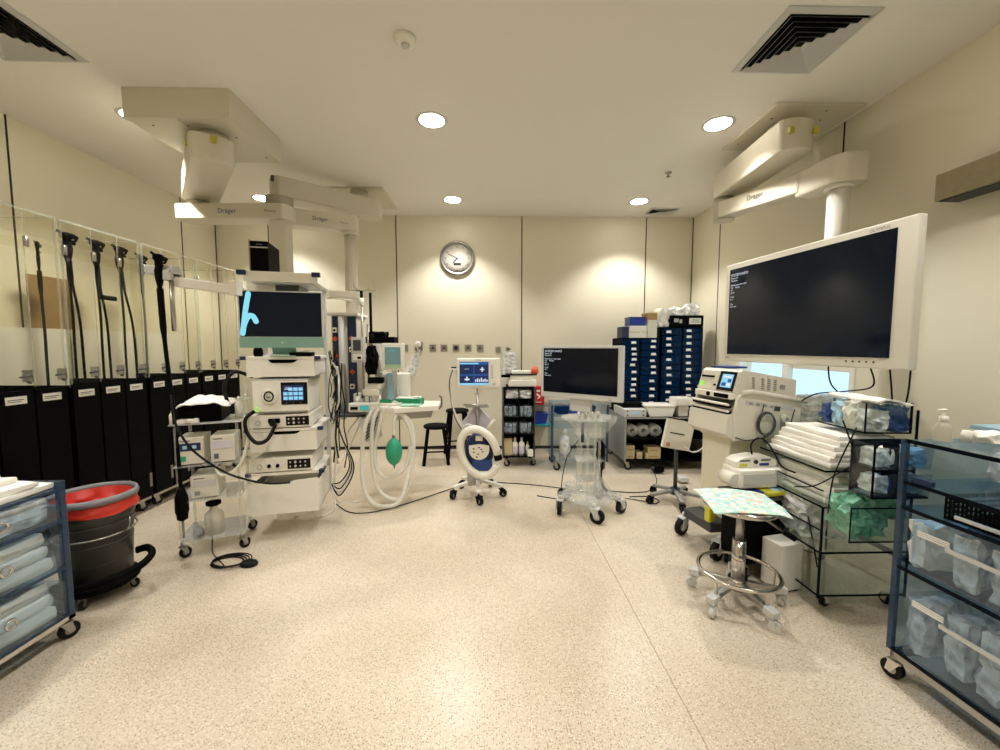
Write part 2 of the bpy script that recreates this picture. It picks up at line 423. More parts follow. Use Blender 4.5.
def louvre_vent(x, y, sx, sy, label, n=6):
    t = thing('ceiling_vent', label, 'ceiling vent', (x, y, H), group='square louvred ceiling vents')
    b = B('light_grey'); a, c = sx/2, sy/2
    def frame(b, a0, c0, a1, c1, z0, z1):
        o = [(-a0,-c0,z0),(a0,-c0,z0),(a0,c0,z0),(-a0,c0,z0)]; i_ = [(-a1,-c1,z1),(a1,-c1,z1),(a1,c1,z1),(-a1,c1,z1)]
        for k in range(4):
            p, q = o[k], o[(k+1) % 4]; r, s_ = i_[(k+1) % 4], i_[k]
            vs = [b.bm.verts.new(v) for v in (p, q, r, s_)]; b._fin([b.bm.faces.new(vs)])
            vs = [b.bm.verts.new((v[0], v[1], v[2]-.002)) for v in (s_, r, q, p)]; b._fin([b.bm.faces.new(vs)])
    frame(b, a, c, a*.87, c*.87, -.001, -.012)
    b.mk('frame', t, fixn=False)
    for k in range(n):
        f0 = .84 - k*.82/n; f1 = f0 - .44/n
        s_ = B('light_grey'); frame(s_, a*f0, c*f0, a*f1, c*f1, -.020, -.005)
        s_.mk('louvre', t, fixn=False)
    B('black').box(-a*.87, -c*.87, -.0015, a*.87, c*.87, -.0005).mk('backing', t)
    return t
louvre_vent(1.63, 2.19, .46, .46, 'large square louvred vent in the ceiling over the right side')
louvre_vent(-2.48, 2.19, .46, .46, 'large square louvred vent cut by the top left picture corner')
louvre_vent(2.02, 4.80, .34, .22, 'small flat vent in the ceiling by the back right corner', 4)
t = thing('smoke_detector', 'round white smoke detector on the ceiling near the top centre', 'smoke detector', (-.44, 2.2, H))
B('white').lathe([(.055, 0), (.055, -.018), (.04, -.034), (.02, -.036)], n=24).mk('housing', t)
B('light_grey').lathe([(.022, -.036), (.02, -.045), (.004, -.046)], n=16).mk('sensor', t)
t = thing('sprinkler_head', 'tiny sprinkler head on the ceiling right of centre', 'sprinkler', (1.634, 3.77, H))
B('steel').lathe([(.03, 0), (.03, -.006), (.01, -.01), (.008, -.03)], n=12).mk('rose', t)
B('dull_steel').lathe([(.008, -.03), (.018, -.034), (.018, -.037), (.004, -.038)], n=12).mk('deflector', t)

# steel box rail on the right wall
t = thing('wall_rail_box', 'brown-grey brushed metal box rail jutting from the right wall', 'wall rail', (2.46, 1.55, 2.155))
B('beam').box(-.065, -.75, -.07, .06, .62, .07, .004).mk('channel', t)
B('dark_grey').box(-.055, -.7, -.0765, .05, .6, -.07).mk('underside_shade', t)  # dark strip painting the shade on the rail's underside

# wall clock
t = thing('wall_clock', 'round grey rimmed wall clock with small date window', 'clock', (-.412, Y1, 2.385))
b = B('steel'); b.lathe([(.205, 0), (.213, -.02), (.205, -.04), (.185, -.045), (.178, -.03), (.178, -.01)], n=48, cap=False, axis='y')
b.mk('rim', t)
b = B('white'); b.lathe([(.18, -.002), (.18, -.018), (.001, -.018)], n=48, axis='y')
b.use('ink')
for k in range(12):
    a = PI/2 - k*PI/6
    b.text(str(k if k else 12), (.142*math.cos(a)-0.0, -.0195, .142*math.sin(a)-.012), .034, center=True)
for k in range(60):
    a = k*PI/30; r0 = .165
    b.cb(r0*math.cos(a), -.019, r0*math.sin(a), .010, .001, .0025, ry=-a)
b.box(-.045, -.0195, -.085, .045, -.0185, -.055)
b.mk('dial', t)
for nm, ang, ln, wd_ in (('hour_hand', 222, .085, .012), ('minute_hand', 295, .13, .008)):
    a = R(90-ang); b = B('ink'); b.cb(ln*.42*math.cos(a), -.023, ln*.42*math.sin(a), ln, .002, wd_, ry=-a); b.mk(nm, t)

# ================================================================== CEILING BOOMS
def arm(b, p0, p1, w_, z0, z1, r=None):
    """rounded-end flat beam between two pivots, plan view stadium"""
    p0 = Vector((p0[0], p0[1])); p1 = Vector((p1[0], p1[1])); d = (p1-p0).normalized(); n_ = Vector((-d.y, d.x)); h = w_/2
    poly = []
    for (c, s_) in ((p0, -1), (p1, 1)):
        for k in range(7):
            a = -PI/2 + PI*k/6
            poly.append(tuple(c + d*s_*math.cos(a)*h*.45 + n_*math.sin(a)*h*s_))
    b.prism(poly, z0, z1, 'z', .012); return b
boom = thing('equipment_boom', 'left ceiling boom with big boxed housing, two branded arms and shelf tower', 'ceiling boom', (-1.95, 2.92, H))
def rel(t): 
    mt = Matrix.Translation(t.location) @ Matrix.Rotation(t.rotation_euler.z, 4, 'Z'); return mt.inverted()
def mkrel(b, name, parent, **k):
    """builder holds world coordinates; store them in the parent's frame"""
    par = parent; chain = Matrix.Identity(4)
    while par is not None:
        chain = (Matrix.Translation(par.location) @ Matrix.Rotation(par.rotation_euler.z, 4, 'Z')) @ chain; par = par.parent
    inv = chain.inverted()
    for v in b.bm.verts: v.co = inv @ v.co
    return b.mk(name, parent, **k)
b = B('arm'); b.box(-2.27, 2.63, 2.72, -1.62, 3.24, H, .004); b.use('dark_grey')
for (x, y) in ((-2.16, 2.72), (-1.94, 2.72), (-2.1, 3.13), (-1.72, 2.86), (-1.68, 3.15)): b.cyl((x, y, 2.7195), (x, y, 2.716), .006, n=8)
b.use('armcap').box(-1.948, 2.632, 2.7185, -1.944, 3.238, 2.7205)
mkrel(b, 'housing', boom)
mkrel(B('arm').cyl((-1.86, 2.84, 2.72), (-1.86, 2.84, 2.66), .085, n=24), 'pivot', boom)
b = B('arm'); arm(b, (-1.81, 2.74), (-2.40, 3.46), .25, 2.50, 2.66)
mkrel(b, 'upper_arm', boom)
for (x, y) in ((-1.925, 2.688), (-1.735, 2.64)):
    mkrel(B('yellow_tag').cb(x, y+.005, 2.60, .035, .012, .04, rz=R(8)), 'cover_tag', boom)
mkrel(B('armcap').cyl((-2.42, 3.47, 2.505), (-2.42, 3.47, 2.44), .085, n=24), 'elbow', boom)
b = B('arm'); arm(b, (-2.50, 3.42), (-1.66, 3.40), .19, 2.325, 2.445)
b.use('logo').text('Dräger', (-2.17, 3.3125, 2.365), .052, (1, -.0238, 0), (0, 0, 1)); b.use('ink_grey').text('Movita', (-1.80, 3.303, 2.37), .034, (1, -.0238, 0))
mkrel(b, 'lower_arm', boom)
b = B('arm'); b.box(-1.79, 3.35, 1.80, -1.66, 3.47, 2.36, .006); mkrel(b, 'column', boom)
# shelf tower hanging on the column, turned to the room
TX, TY, TR = -1.40, 2.70, R(12)
tw = Matrix.Translation((TX, TY, 0)) @ Matrix.Rotation(TR, 4, 'Z') @ Matrix.Scale(.87, 4, (1, 0, 0))
def mkt(b, name, parent=None, **k):
    for v in b.bm.verts: v.co = tw @ v.co
    if parent is not None: return mkrel(b, name, parent, **k)
    # own thing: origin at its own centre base
    lo = Vector((min(v.co.x for v in b.bm.verts), min(v.co.y for v in b.bm.verts), min(v.co.z for v in b.bm.verts)))
    return b.mk(name, **k)
b = B('white'); b.box(-.245, .02, 1.735, .275, .46, 1.80, .006); b.use('light_grey').box(-.2, .06, 1.728, .23, .42, 1.736)
mkt(b, 'top_shelf', boom)
b = B('armcap'); b.box(-.30, .44, 1.75, .0, .80, 1.80, .004); b.cb(-.17, .78, 1.80, .2, .2, .05); mkt(b, 'carrier_plate', boom)
for x in (-.25, .265):
    mkt(B('navy').box(x-.03, .0, 1.772, x+.03, .03, 1.802, .003), 'corner_cap', boom)
for x in (-.255, .235):
    b = B('light_grey'); b.box(x-.014, .40, .17, x+.014, .45, 1.74, .003); mkt(b, 'side_rail', boom)
def shelf(z, name='shelf', x0=-.25, x1=.245):
    o = mkt(B('white').box(x0, .0, z-.02, x1, .42, z, .003), name, boom)
    for x in (x0-.012, x1+.012): mkt(B('navy').box(x-.02, -.005, z-.022, x+.02, .03, z+.002, .002), 'corner_cap', o)
    return o
def drawer(z0, z1, name='drawer'):
    b = B('white'); n = 10; poly = [(-.24, z0), (.235, z0), (.235, z1)]
    poly += [(.12 - .02*k*1.2, z1 - .022*math.sin(min(1, k/2)*PI/2)*(1 if k < 9 else 0)) for k in range(0, 10)]
    poly += [(-.12, z1), (-.24, z1)]
    b.prism(poly, .0, .02, 'y'); b.box(-.235, .02, z0, -.22, .40, z1-.01); b.box(.215, .02, z0, .23, .40, z1-.01); b.box(-.235, .02, z0, .23, .40, z0+.01); b.box(-.235, .39, z0, .23, .40, z1-.01)
    o = mkt(b, name, boom)
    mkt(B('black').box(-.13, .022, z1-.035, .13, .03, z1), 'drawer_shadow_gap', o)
    return o
shelf(1.240); drawer(1.105, 1.218)
shelf(.755, x0=-.245, x1=.25); drawer(.60, .733)
shelf(.455, x0=-.25, x1=.25)
b = B('white')   # deep white bin at the foot of the tower
poly = [(-.265, .175), (.24, .175), (.24, .405), (.06, .395), (0, .375), (-.10, .375), (-.15, .392), (-.265, .392)]
b.prism(poly, -.02, -.002, 'y'); b.box(-.262, .0, .175, -.25, .40, .37); b.box(.225, .0, .175, .237, .40, .37); b.box(-.262, .0, .175, .237, .40, .187); b.box(-.262, .39, .175, .237, .40, .37)
mkt(b, 'bottom_bin', boom)
b = B('steel'); b.box(-.2, .05, .205, .19, .36, .36, .005); o = mkt(b, 'power_box', boom)

# second boom
boom2 = thing('anaesthesia_boom', 'ceiling boom further back with long slanting arm and blue outlet column', 'ceiling boom', (-1.30, 4.4, H))
b = B('arm').box(-1.72, 4.17, 2.885, -1.08, 4.78, H, .003); mkrel(b, 'ceiling_plate', boom2)
mkrel(B('arm').cyl((-1.35, 4.25, 2.885), (-1.35, 4.25, 2.75), .085, n=24), 'pivot', boom2)
b = B('arm'); arm(b, (-1.17, 4.20), (-1.86, 3.62), .21, 2.585, 2.755); b.use('dark_grey').cb(-1.815, 3.475, 2.70, .02, .05, .035, rz=R(35)); mkrel(b, 'upper_arm', boom2)
mkrel(B('armcap').cyl((-1.84, 3.63, 2.59), (-1.84, 3.63, 2.50), .11, n=24), 'elbow', boom2)
b = B('arm'); arm(b, (-1.80, 3.64), (-1.27, 3.86), .15, 2.36, 2.505)
d = Vector((.53, .22, 0)).normalized()
b.use('ink').text('Dräger', Vector((-1.57, 3.649, 2.42)) , .045, d); b.use('ink_grey').text('Movita', Vector((-1.36, 3.736, 2.415)), .026, d)
mkrel(b, 'lower_arm', boom2)
b = B('arm'); b.cyl((-1.30, 3.82, 2.36), (-1.30, 3.82, 2.33), .07, n=20); b.cyl((-1.30, 3.82, 2.34), (-1.30, 3.82, 1.60), .055, n=20); mkrel(b, 'column', boom2)
b = B('white'); b.box(-1.435, 3.56, 1.575, -1.17, 3.86, 1.60, .004); mkrel(b, 'head_cap', boom2)
b = B('arm'); b.box(-1.415, 3.60, .72, -1.19, 3.86, 1.575, .004)
b.use('navy'); b.box(-1.40, 3.590, .74, -1.355, 3.60, 1.57); b.box(-1.27, 3.590, .74, -1.195, 3.60, 1.57)
hd = mkrel(b, 'outlet_column', boom2)
mkrel(B('light_grey').cyl((-1.318, 3.575, .66), (-1.318, 3.575, 1.57), .026, n=16), 'front_tube', boom2)
for (x, z) in ((-1.378, 1.375), (-1.235, 1.375), (-1.378, 1.225), (-1.235, 1.08)):
    mkrel(B('orange').cb(x, 3.588, z, .036, .01, .036, ry=R(45)), 'outlet_label', hd)
for (x, z) in ((-1.378, 1.45), (-1.235, 1.28), (-1.235, .95)):
    b = B('white').cb(x, 3.585, z, .04, .02, .045, .003); b.use('black').cyl((x, 3.574, z), (x, 3.57, z), .010, n=12); mkrel(b, 'socket', hd)
b = B('dark_grey').box(-1.43, 3.42, .70, -1.10, 3.84, .72, .003); mkrel(b, 'foot_shelf', boom2)
b = B('arm').bar((-1.40, 3.52, 1.755), (-1.12, 3.50, 1.745), .05, .06, .006); b.cb(-1.405, 3.52, 1.76, .035, .09, .085, .004); b.bar((-1.38, 3.55, 1.75), (-1.30, 3.80, 1.75), .05, .05); mkrel(b, 'side_arm', boom2)

# right boom with the big screen
boom3 = thing('monitor_boom', 'right ceiling boom of two folded cream arms holding the biggest screen', 'ceiling boom', (2.17, 3.0, H))
b = B('arm'); b.box(1.87, 2.69, 2.882, 2.47, 3.31, H, .003); b.use('dark_grey')
for (x, y) in ((1.95, 2.85), (2.25, 2.75), (2.30, 2.86), (1.93, 3.2)): b.cyl((x, y, 2.882), (x, y, 2.879), .006, n=8)
mkrel(b, 'ceiling_plate', boom3)
mkrel(B('armcap').cyl((2.07, 2.95, 2.885), (2.07, 2.95, 2.78), .07, n=24), 'pivot', boom3)
b = B('arm'); arm(b, (2.01, 2.70), (2.06, 3.56), .22, 2.59, 2.79); mkrel(b, 'upper_arm', boom3)
for x in (1.93, 2.09): mkrel(B('yellow_tag').cb(x+.01, 2.645, 2.70, .03, .02, .035), 'cover_tag', boom3)
mkrel(B('armcap').cyl((2.04, 3.55, 2.59), (2.04, 3.55, 2.40), .085, n=24), 'elbow', boom3)
b = B('arm'); b.bar((2.03, 3.58, 2.49), (2.17, 2.78, 2.42), .15, .13, .012)
n_ = Vector((-.8, -.14, 0)).normalized(); dd = Vector((.14, -.8, -.07)).normalized()
b.use('ink').text('Dräger', Vector((2.015, 3.20, 2.45)), .055, dd, (0, 0, 1))
mkrel(b, 'lower_arm', boom3)
b = B('arm'); b.prism([(2.10, 2.80), (2.13, 2.55), (2.18, 2.48), (2.32, 2.48), (2.35, 2.55), (2.33, 2.78), (2.26, 2.84)], 2.33, 2.50, 'z', .015); mkrel(b, 'end_block', boom3)
b = B('white'); b.cyl((2.235, 2.60, 2.34), (2.235, 2.60, 2.31), .075, n=24); b.cyl((2.235, 2.60, 2.32), (2.235, 2.60, 1.5), .058, n=24); mkrel(b, 'drop_tube', boom3)
b = B('dark_grey'); b.bar((2.235, 2.60, 1.55), (2.02, 2.50, 1.55), .12, .12, .004); b.cb(2.03, 2.49, 1.57, .03, .4, .4, .003, rz=R(-8)); mkrel(b, 'screen_bracket', boom3)
# the screen itself: between (1.84,3.10) and (2.01,1.86)
t = thing('wall_size_monitor', 'biggest screen, dark with tiny white text, cream bezel, hanging at the right', 'monitor', (1.905, 2.48, 1.205), R(97.8+180), )
t.rotation_euler.z = math.atan2(1.86-3.10, 2.01-1.84)   # local x runs from far to near edge, front is local -y
W_, Hh = 1.2516, .722
b = B('offwhite'); b.box(-W_/2, 0, -.012, W_/2, .05, Hh, .008); b.use('ink_grey').text('OLYMPUS', (.41, -.001, .688), .022); b.use('ink').text('SONY', (-.60, -.001, .012), .016)
for k in range(5): b.cb(.33+.035*k, -.001, .022, .008, .002, .008)
b.mk('casing', t)
b = B('screen_navy'); b.box(-W_/2+.045, -.003, .045, W_/2-.085, .004, Hh-.042)
b.use('screen_text')
def scr_text(b, x, z, s=1, y=-.0045):
    rows = [('SYSTEM INFO', .022), ('Name: ID', .014), ('Physician:', .014), (None, .010), ('Endoscope with cable', .014), ('E 0     Ready', .014), ('A 1', .014), ('B 2 0', .014), (None, .008), ('C 45', .014), ('G 1', .014), (None, .012), ('Tm', .016), ('Comment', .012)]
    for tx, h in rows:
        z -= h*1.35*s
        if tx: b.text(tx, (x, y, z), h*1.25*s)
scr_text(b, -.565, .655)
b.mk('screen', t)
mon = t
for i, pts in enumerate(([(2.02, 2.35, 1.21), (2.03, 2.33, 1.08), (2.04, 2.20, 1.00), (2.06, 2.05, .96), (2.1, 1.97, 1.0), (2.1, 1.95, 1.22)], [(2.03, 2.1, 1.21), (2.02, 2.06, 1.1), (1.97, 2.16, 1.06), (1.92, 2.3, 1.03), (1.88, 2.36, .98)], [(2.04, 2.0, 1.21), (2.04, 1.98, 1.08), (2.04, 1.97, .99)])):
    mkrel(B('black_rubber').tube(spline(pts), .0042, 6), 'cable', mon)

# ---------------------------------------------------------------- things on the tower
o = mkt(B('black').box(-.20, .05, 1.801, -.075, .30, 2.0, .004).use('steel').box(-.207, .048, 1.801, -.199, .302, 2.005).use('light_grey').box(-.199, .046, 1.955, -.076, .051, 1.962).use('ink_grey').box(-.155, .047, 1.975, -.115, .05, 1.98), 'computer_tower', label='black desktop computer tower upright on the boom\'s top shelf', cat='computer')
o = mkt(B('white').box(-.20, .12, 1.665, -.06, .35, 1.727, .003).box(-.20,.1,1.53,-.15,.15,1.67), 'mount_block', boom)
o = mkt(B('grey').box(-.055, .10, 1.655, .125, .34, 1.727, .006).use('dark_grey').box(-.045, .097, 1.665, .115, .101, 1.72), 'camera_unit', label='small grey box unit tucked under the boom\'s top shelf', cat='medical device')
t = thing('desktop_monitor', 'slim monitor with pale teal chin showing a cyan handwritten h stroke', 'monitor', tuple(tw @ Vector((.022, -.02, 1.241))), TR); t.scale = (.97, 1, 1.04)
b = B('light_grey'); b.box(-.262, 0, .088, .262, .014, .412, .003); b.mk('frame', t)
b = B('pale_teal'); b.box(-.262, -.002, .055, .262, .014, .122, .002); b.use('light_grey').cyl((0, -.0035, .088), (0, -.002, .088), .007, n=12); b.mk('chin', t)
b = B('pale_teal'); b.bar((0, .05, .012), (0, .016, .08), .15, .006); b.box(-.075, -.03, 0, .075, .13, .006, .002); b.mk('stand', t)
b = B('screen_navy'); b.box(-.252, -.002, .125, .252, .001, .404)
b.use('screen_cyan')
def stroke(b, pts, r, y):
    sp_ = spline([(q[0], q[1], 0) for q in pts], 10); b.tube([(p[0], y, p[1]) for p in sp_], .0012, 12)
    for i, p in enumerate(sp_): b.cyl((p[0], y-.0012-.00004*i, p[1]), (p[0], y-.0002, p[1]), r, n=20)
stroke(b, [(-.195, .388), (-.215, .29), (-.232, .18), (-.238, .145)], .0165, -.003)
stroke(b, [(-.238, .145), (-.226, .20), (-.20, .25), (-.172, .25), (-.155, .22)], .0165, -.003)
b.mk('screen', t)
for nm, mt, bx, lb, ct in (('webcam_stand', 'black', (-.20, .0, -.155, .06), 'black rounded gadget at the left foot of the teal monitor', 'gadget'),):
    mkt(B('black').lathe([(.028, 0), (.034, .02), (.03, .05), (.014, .07), (.004, .073)], c=(-.165, .03, 1.241), n=16), 'mouse_holder', label=lb, cat=ct)
mkt(B('black').box(.06, -.005, 1.241, .22, .10, 1.268, .006).use('white').cb(.14, .03, 1.272, .06, .035, .01, .004).cb(.18, .02, 1.28, .05, .02, .012, .003), 'black_adapter_box', label='low black box with white bits at the right foot of the teal monitor', cat='device box')
b = B('light_grey')
for k in range(5): b.bar((-.12+.014*k, .0, 1.243), (-.09+.014*k, .06, 1.275), .004, .002)
mkt(b, 'wire_rack', label='small slanted wire rack beside the black gadget under the teal monitor', cat='rack')
# endoscopy video processor with blue screen
t = thing('light_source', 'white endoscopy processor with blue touch screen and big round socket', 'medical device', tuple(tw @ Vector((0, -.01, .862))), TR); t.scale.x = .87
b = B('white'); b.box(-.205, 0, 0, .185, .38, .215, .006); b.use('light_grey').box(-.205, .01, .215, .19, .38, .228, .003); b.use('steel').box(-.20, -.004, .004, .18, 0, .012); b.mk('casing', t)
b = B('white'); b.lathe([(.052, 0), (.056, -.012), (.050, -.018), (.046, -.02)], c=(-.085, 0, .115), n=32, axis='y'); b.use('black').lathe([(.036, -.018), (.034, -.026), (.028, -.026), (.026, -.018), (.001, -.018)], c=(-.085, 0, .115), n=28, axis='y')
b.use('steel').lathe([(.014, -.018), (.012, -.03), (.001, -.03)], c=(-.085, 0, .115), n=16, axis='y'); b.mk('scope_socket', t)
b = B('black_gloss'); b.box(-.005, -.004, .055, .182, 0, .205, .002); f = b.mk('screen_frame', t)
b = B('screen_dark_blue'); b.box(.008, -.0055, .082, .156, -.004, .186)
b.use('screen_sky')
for i in range(4):
    for j in range(3):
        if (i, j) != (0, 2): b.box(.012+.036*i, -.0062, .088+.030*j, .012+.036*i+.030, -.0055, .088+.030*j+.022)
b.use('screen_text').box(.022, -.0064, .158, .070, -.0062, .163); b.text('1:02:27', (.024, -.0066, .166), .014)
b.mk('screen', f)
b = B('green_led'); b.torus((-.175, -.004, .028), .014, .003, axis='y', n=20); b.mk('power_button', t)
b = B('ink_grey')
for k in range(3): b.cyl((.03+.05*k, -.006, .068), (.03+.05*k, -.003, .068), .004, n=8)
b.mk('indicator', t)
def unit(z, h, nm, lab, knobs=1):
    t = thing(nm, lab, 'medical device', tuple(tw @ Vector((0, -.005, z))), TR); t.scale.x = .87
    b = B('white'); b.box(-.235, 0, .006, .20, .38, h, .005); b.use('dark_grey').box(-.22, .02, 0, .19, .36, .007); b.mk('casing', t)
    b = B('light_grey'); b.torus((-.175, -.004, h*.45), .016, .003, axis='y', n=20); b.mk('ring_button', t)
    b = B('black_gloss'); b.box(.02, -.003, h*.2, .185, 0, h*.85, .001); b.use('light_grey')
    for i in range(4):
        for j in range(2): b.cyl((.04+.036*i, -.005, h*.38+h*.28*j), (.04+.036*i, -.003, h*.38+h*.28*j), .006 if i != 1 else .009, n=10)
    b.mk('button_panel', t)
    for k in range(knobs-1):
        b = B('black'); b.cyl((-.11+.06*k, 0, h*.48), (-.11+.06*k, -.012, h*.48), .012, n=16); b.mk('knob', t)
    return t
t = unit(.756, .095, 'video_processor', 'slim white processor below the blue-screened one, black scope plug in front')
b = B('black'); b.box(-.10, -.02, .04, -.02, 0, .07, .004); b.mk('plug_socket', t)
unit(.456, .10, 'insufflator', 'lowest slim white unit with two black knobs, above the deep white bin', 3)
mkt(B('light_grey').box(-.10, .08, 1.06-.0, .19, .38, 1.092, .004).use('dark_grey').box(-.09, .078, 1.066, .18, .08, 1.086), 'flat_recorder', boom)
# cables down the right side of the tower
cb_ = thing('cable_bundle', 'tangled bundle of black and white cables hanging beside the processor tower', 'cables', tuple(tw @ Vector((.33, .2, .6))), TR)
for k in range(15):
    random.seed(50+k); pts = []; z = random.uniform(1.15, 1.28); x = random.uniform(-.03, .04); y = random.uniform(-.12, .14)
    z1 = random.uniform(.55, .95) if k % 3 else random.uniform(.35, .6)
    n = 5
    for i in range(n+1):
        f_ = i/n; bulge = math.sin(PI*f_)*random.uniform(-.01, .03)
        pts.append((x+bulge+random.uniform(-.02, .02), y+random.uniform(-.03, .03), (z+(z1-z)*f_)-.6))
    B('black_rubber' if k % 5 else 'offwhite').tube(spline(pts, 4), random.choice([.004, .005, .007]), 6).mk('cable', cb_)
for k in range(5):
    random.seed(90+k); pts = [(-.02+.01*k, -.04*k+.1, .2+.02*k), (.06, .0-.03*k, .02*k), (.10+.01*k, -.02*k, -.18), (.04, -.02*k, -.3-.02*k), (-.03, .0, -.32)]
    B('offwhite' if k % 2 else 'black_rubber').tube(spline(pts, 6), .005, 6).mk('cable', cb_)
t = thing('endoscope_plug', 'black curved endoscope plug lead drooping in front of the slim processor', 'endoscope cable')
mkt(B('black_rubber').tube(spline([(-.19, -.02, .88), (-.235, -.06, .84), (-.225, -.08, .76), (-.16, -.10, .69), (-.09, -.08, .70), (-.045, -.03, .79)], 6), .013, 10), 'lead', t)
mkt(B('black_rubber').cyl((-.06, -.027, .805), (-.06, -.06, .80), .02, n=14), 'connector', t)
mkt(B('black_rubber').tube(spline([(-.24, .1, 1.10), (-.32, .0, 1.14), (-.38, -.03, 1.05), (-.37, .0, .93)], 6), .012, 10), 'lead', t)
# grey-white swing arm off the left of the tower
b = B('white'); b.bar((-1.92, 2.50, 1.70), (-1.60, 2.62, 1.66), .05, .06, .01); b.cb(-1.62, 2.615, 1.675, .05, .07, .09, .006); b.cb(-1.93, 2.50, 1.735, .06, .06, .06, .006)
b.bar((-1.62, 2.62, 1.66), (-1.66, 2.86, 1.66), .04, .04); b.box(-1.68, 2.83, 1.63, -1.62, 2.88, 1.76)
o = mkrel(b, 'swing_arm', boom)
mkrel(B('light_grey').box(-2.06, 2.46, 1.74, -1.89, 2.54, 1.79, .01).box(-1.96, 2.44, 1.70, -1.90, 2.56, 1.76, .01), 'scope_holder', o)
mkrel(B('steel').cyl((-1.91, 2.47, 1.70), (-1.91, 2.47, 1.40), .012, n=10), 'holder_rod', o)
def endoscope(name, lab, x, y, ztop, zbot, spread=.05, group='endoscopes', y_off=0, head=1.0, tubes=2, r=.008, swing=None):
    t = thing(name, lab, 'endoscope', (x, y, ztop), R(-8), group)
    b = B('black'); h = head
    b.lathe([(.012*h, 0), (.024*h, -.006), (.026*h, -.03), (.018*h, -.045), (.017*h, -.08), (.022*h, -.10), (.019*h, -.15), (.012*h, -.19), (.008*h, -.22)], n=12, sx=1, sy=1.2)
    b.cyl((0, 0, -.035), (.0, .055*h, -.02), .011*h, n=10); b.cyl((0, 0, -.06), (0, .04*h, -.07), .010*h, n=10)
    b.torus((.0, .03*h, -.03), .02*h, .007*h, n=12, m=6, axis='x'); b.cyl((0, -.02*h, -.01), (0, -.045*h, .0), .008*h, n=8)
    b.mk('control_head', t)
    L = ztop-zbot
    for k in range(tubes):
        s_ = -1 if k else 1; y1 = (spread if k else .0)
        pts = [(0, .0 if not k else .01, -.19), (.0, y1*.3, -.35), (.005, y1*.8, -.60), (.0, y1, -.9), (0, y1*1.05, -L)]
        if swing: pts = swing
        B('black').tube(spline(pts, 5), [r*1.5 if i < 5 else r for i in range(21 if not swing else (len(swing)-1)*5+1)], 8).mk('insertion_tube' if not k else 'light_guide_tube', t)
    return t
t = endoscope('endoscope', 'long black endoscope on the white swing arm, connector hanging to the floor', -1.955, 2.44, 1.85, .3, group=None, tubes=1, head=.95, r=.011, swing=[(0, 0, -.2), (.01, 0, -.5), (.035, .0, -.85), (.055, .0, -1.2), (.06, .0, -1.42)])
B('black').lathe([(.012, 0), (.02, -.02), (.034, -.06), (.036, -.15), (.03, -.17), (.028, -.20), (.012, -.21)], c=(.06, 0, -1.40), n=14).mk('connector', t)
B('steel').cyl((.062, 0, -1.6), (.062, 0, -1.72), .006, n=8).mk('connector_pin', t)
t2 = B('black_rubber').tube(spline([(-1.90, 2.40, 1.02), (-1.85, 2.36, .86), (-1.76, 2.36, .70), (-1.62, 2.40, .56), (-1.50, 2.44, .49), (-1.38, 2.47, .455), (-1.27, 2.50, .45)], 8), .0065, 8).mk('endoscope_lead', label='black lead sweeping from the hanging endoscope across the white tower bin', cat='cable')

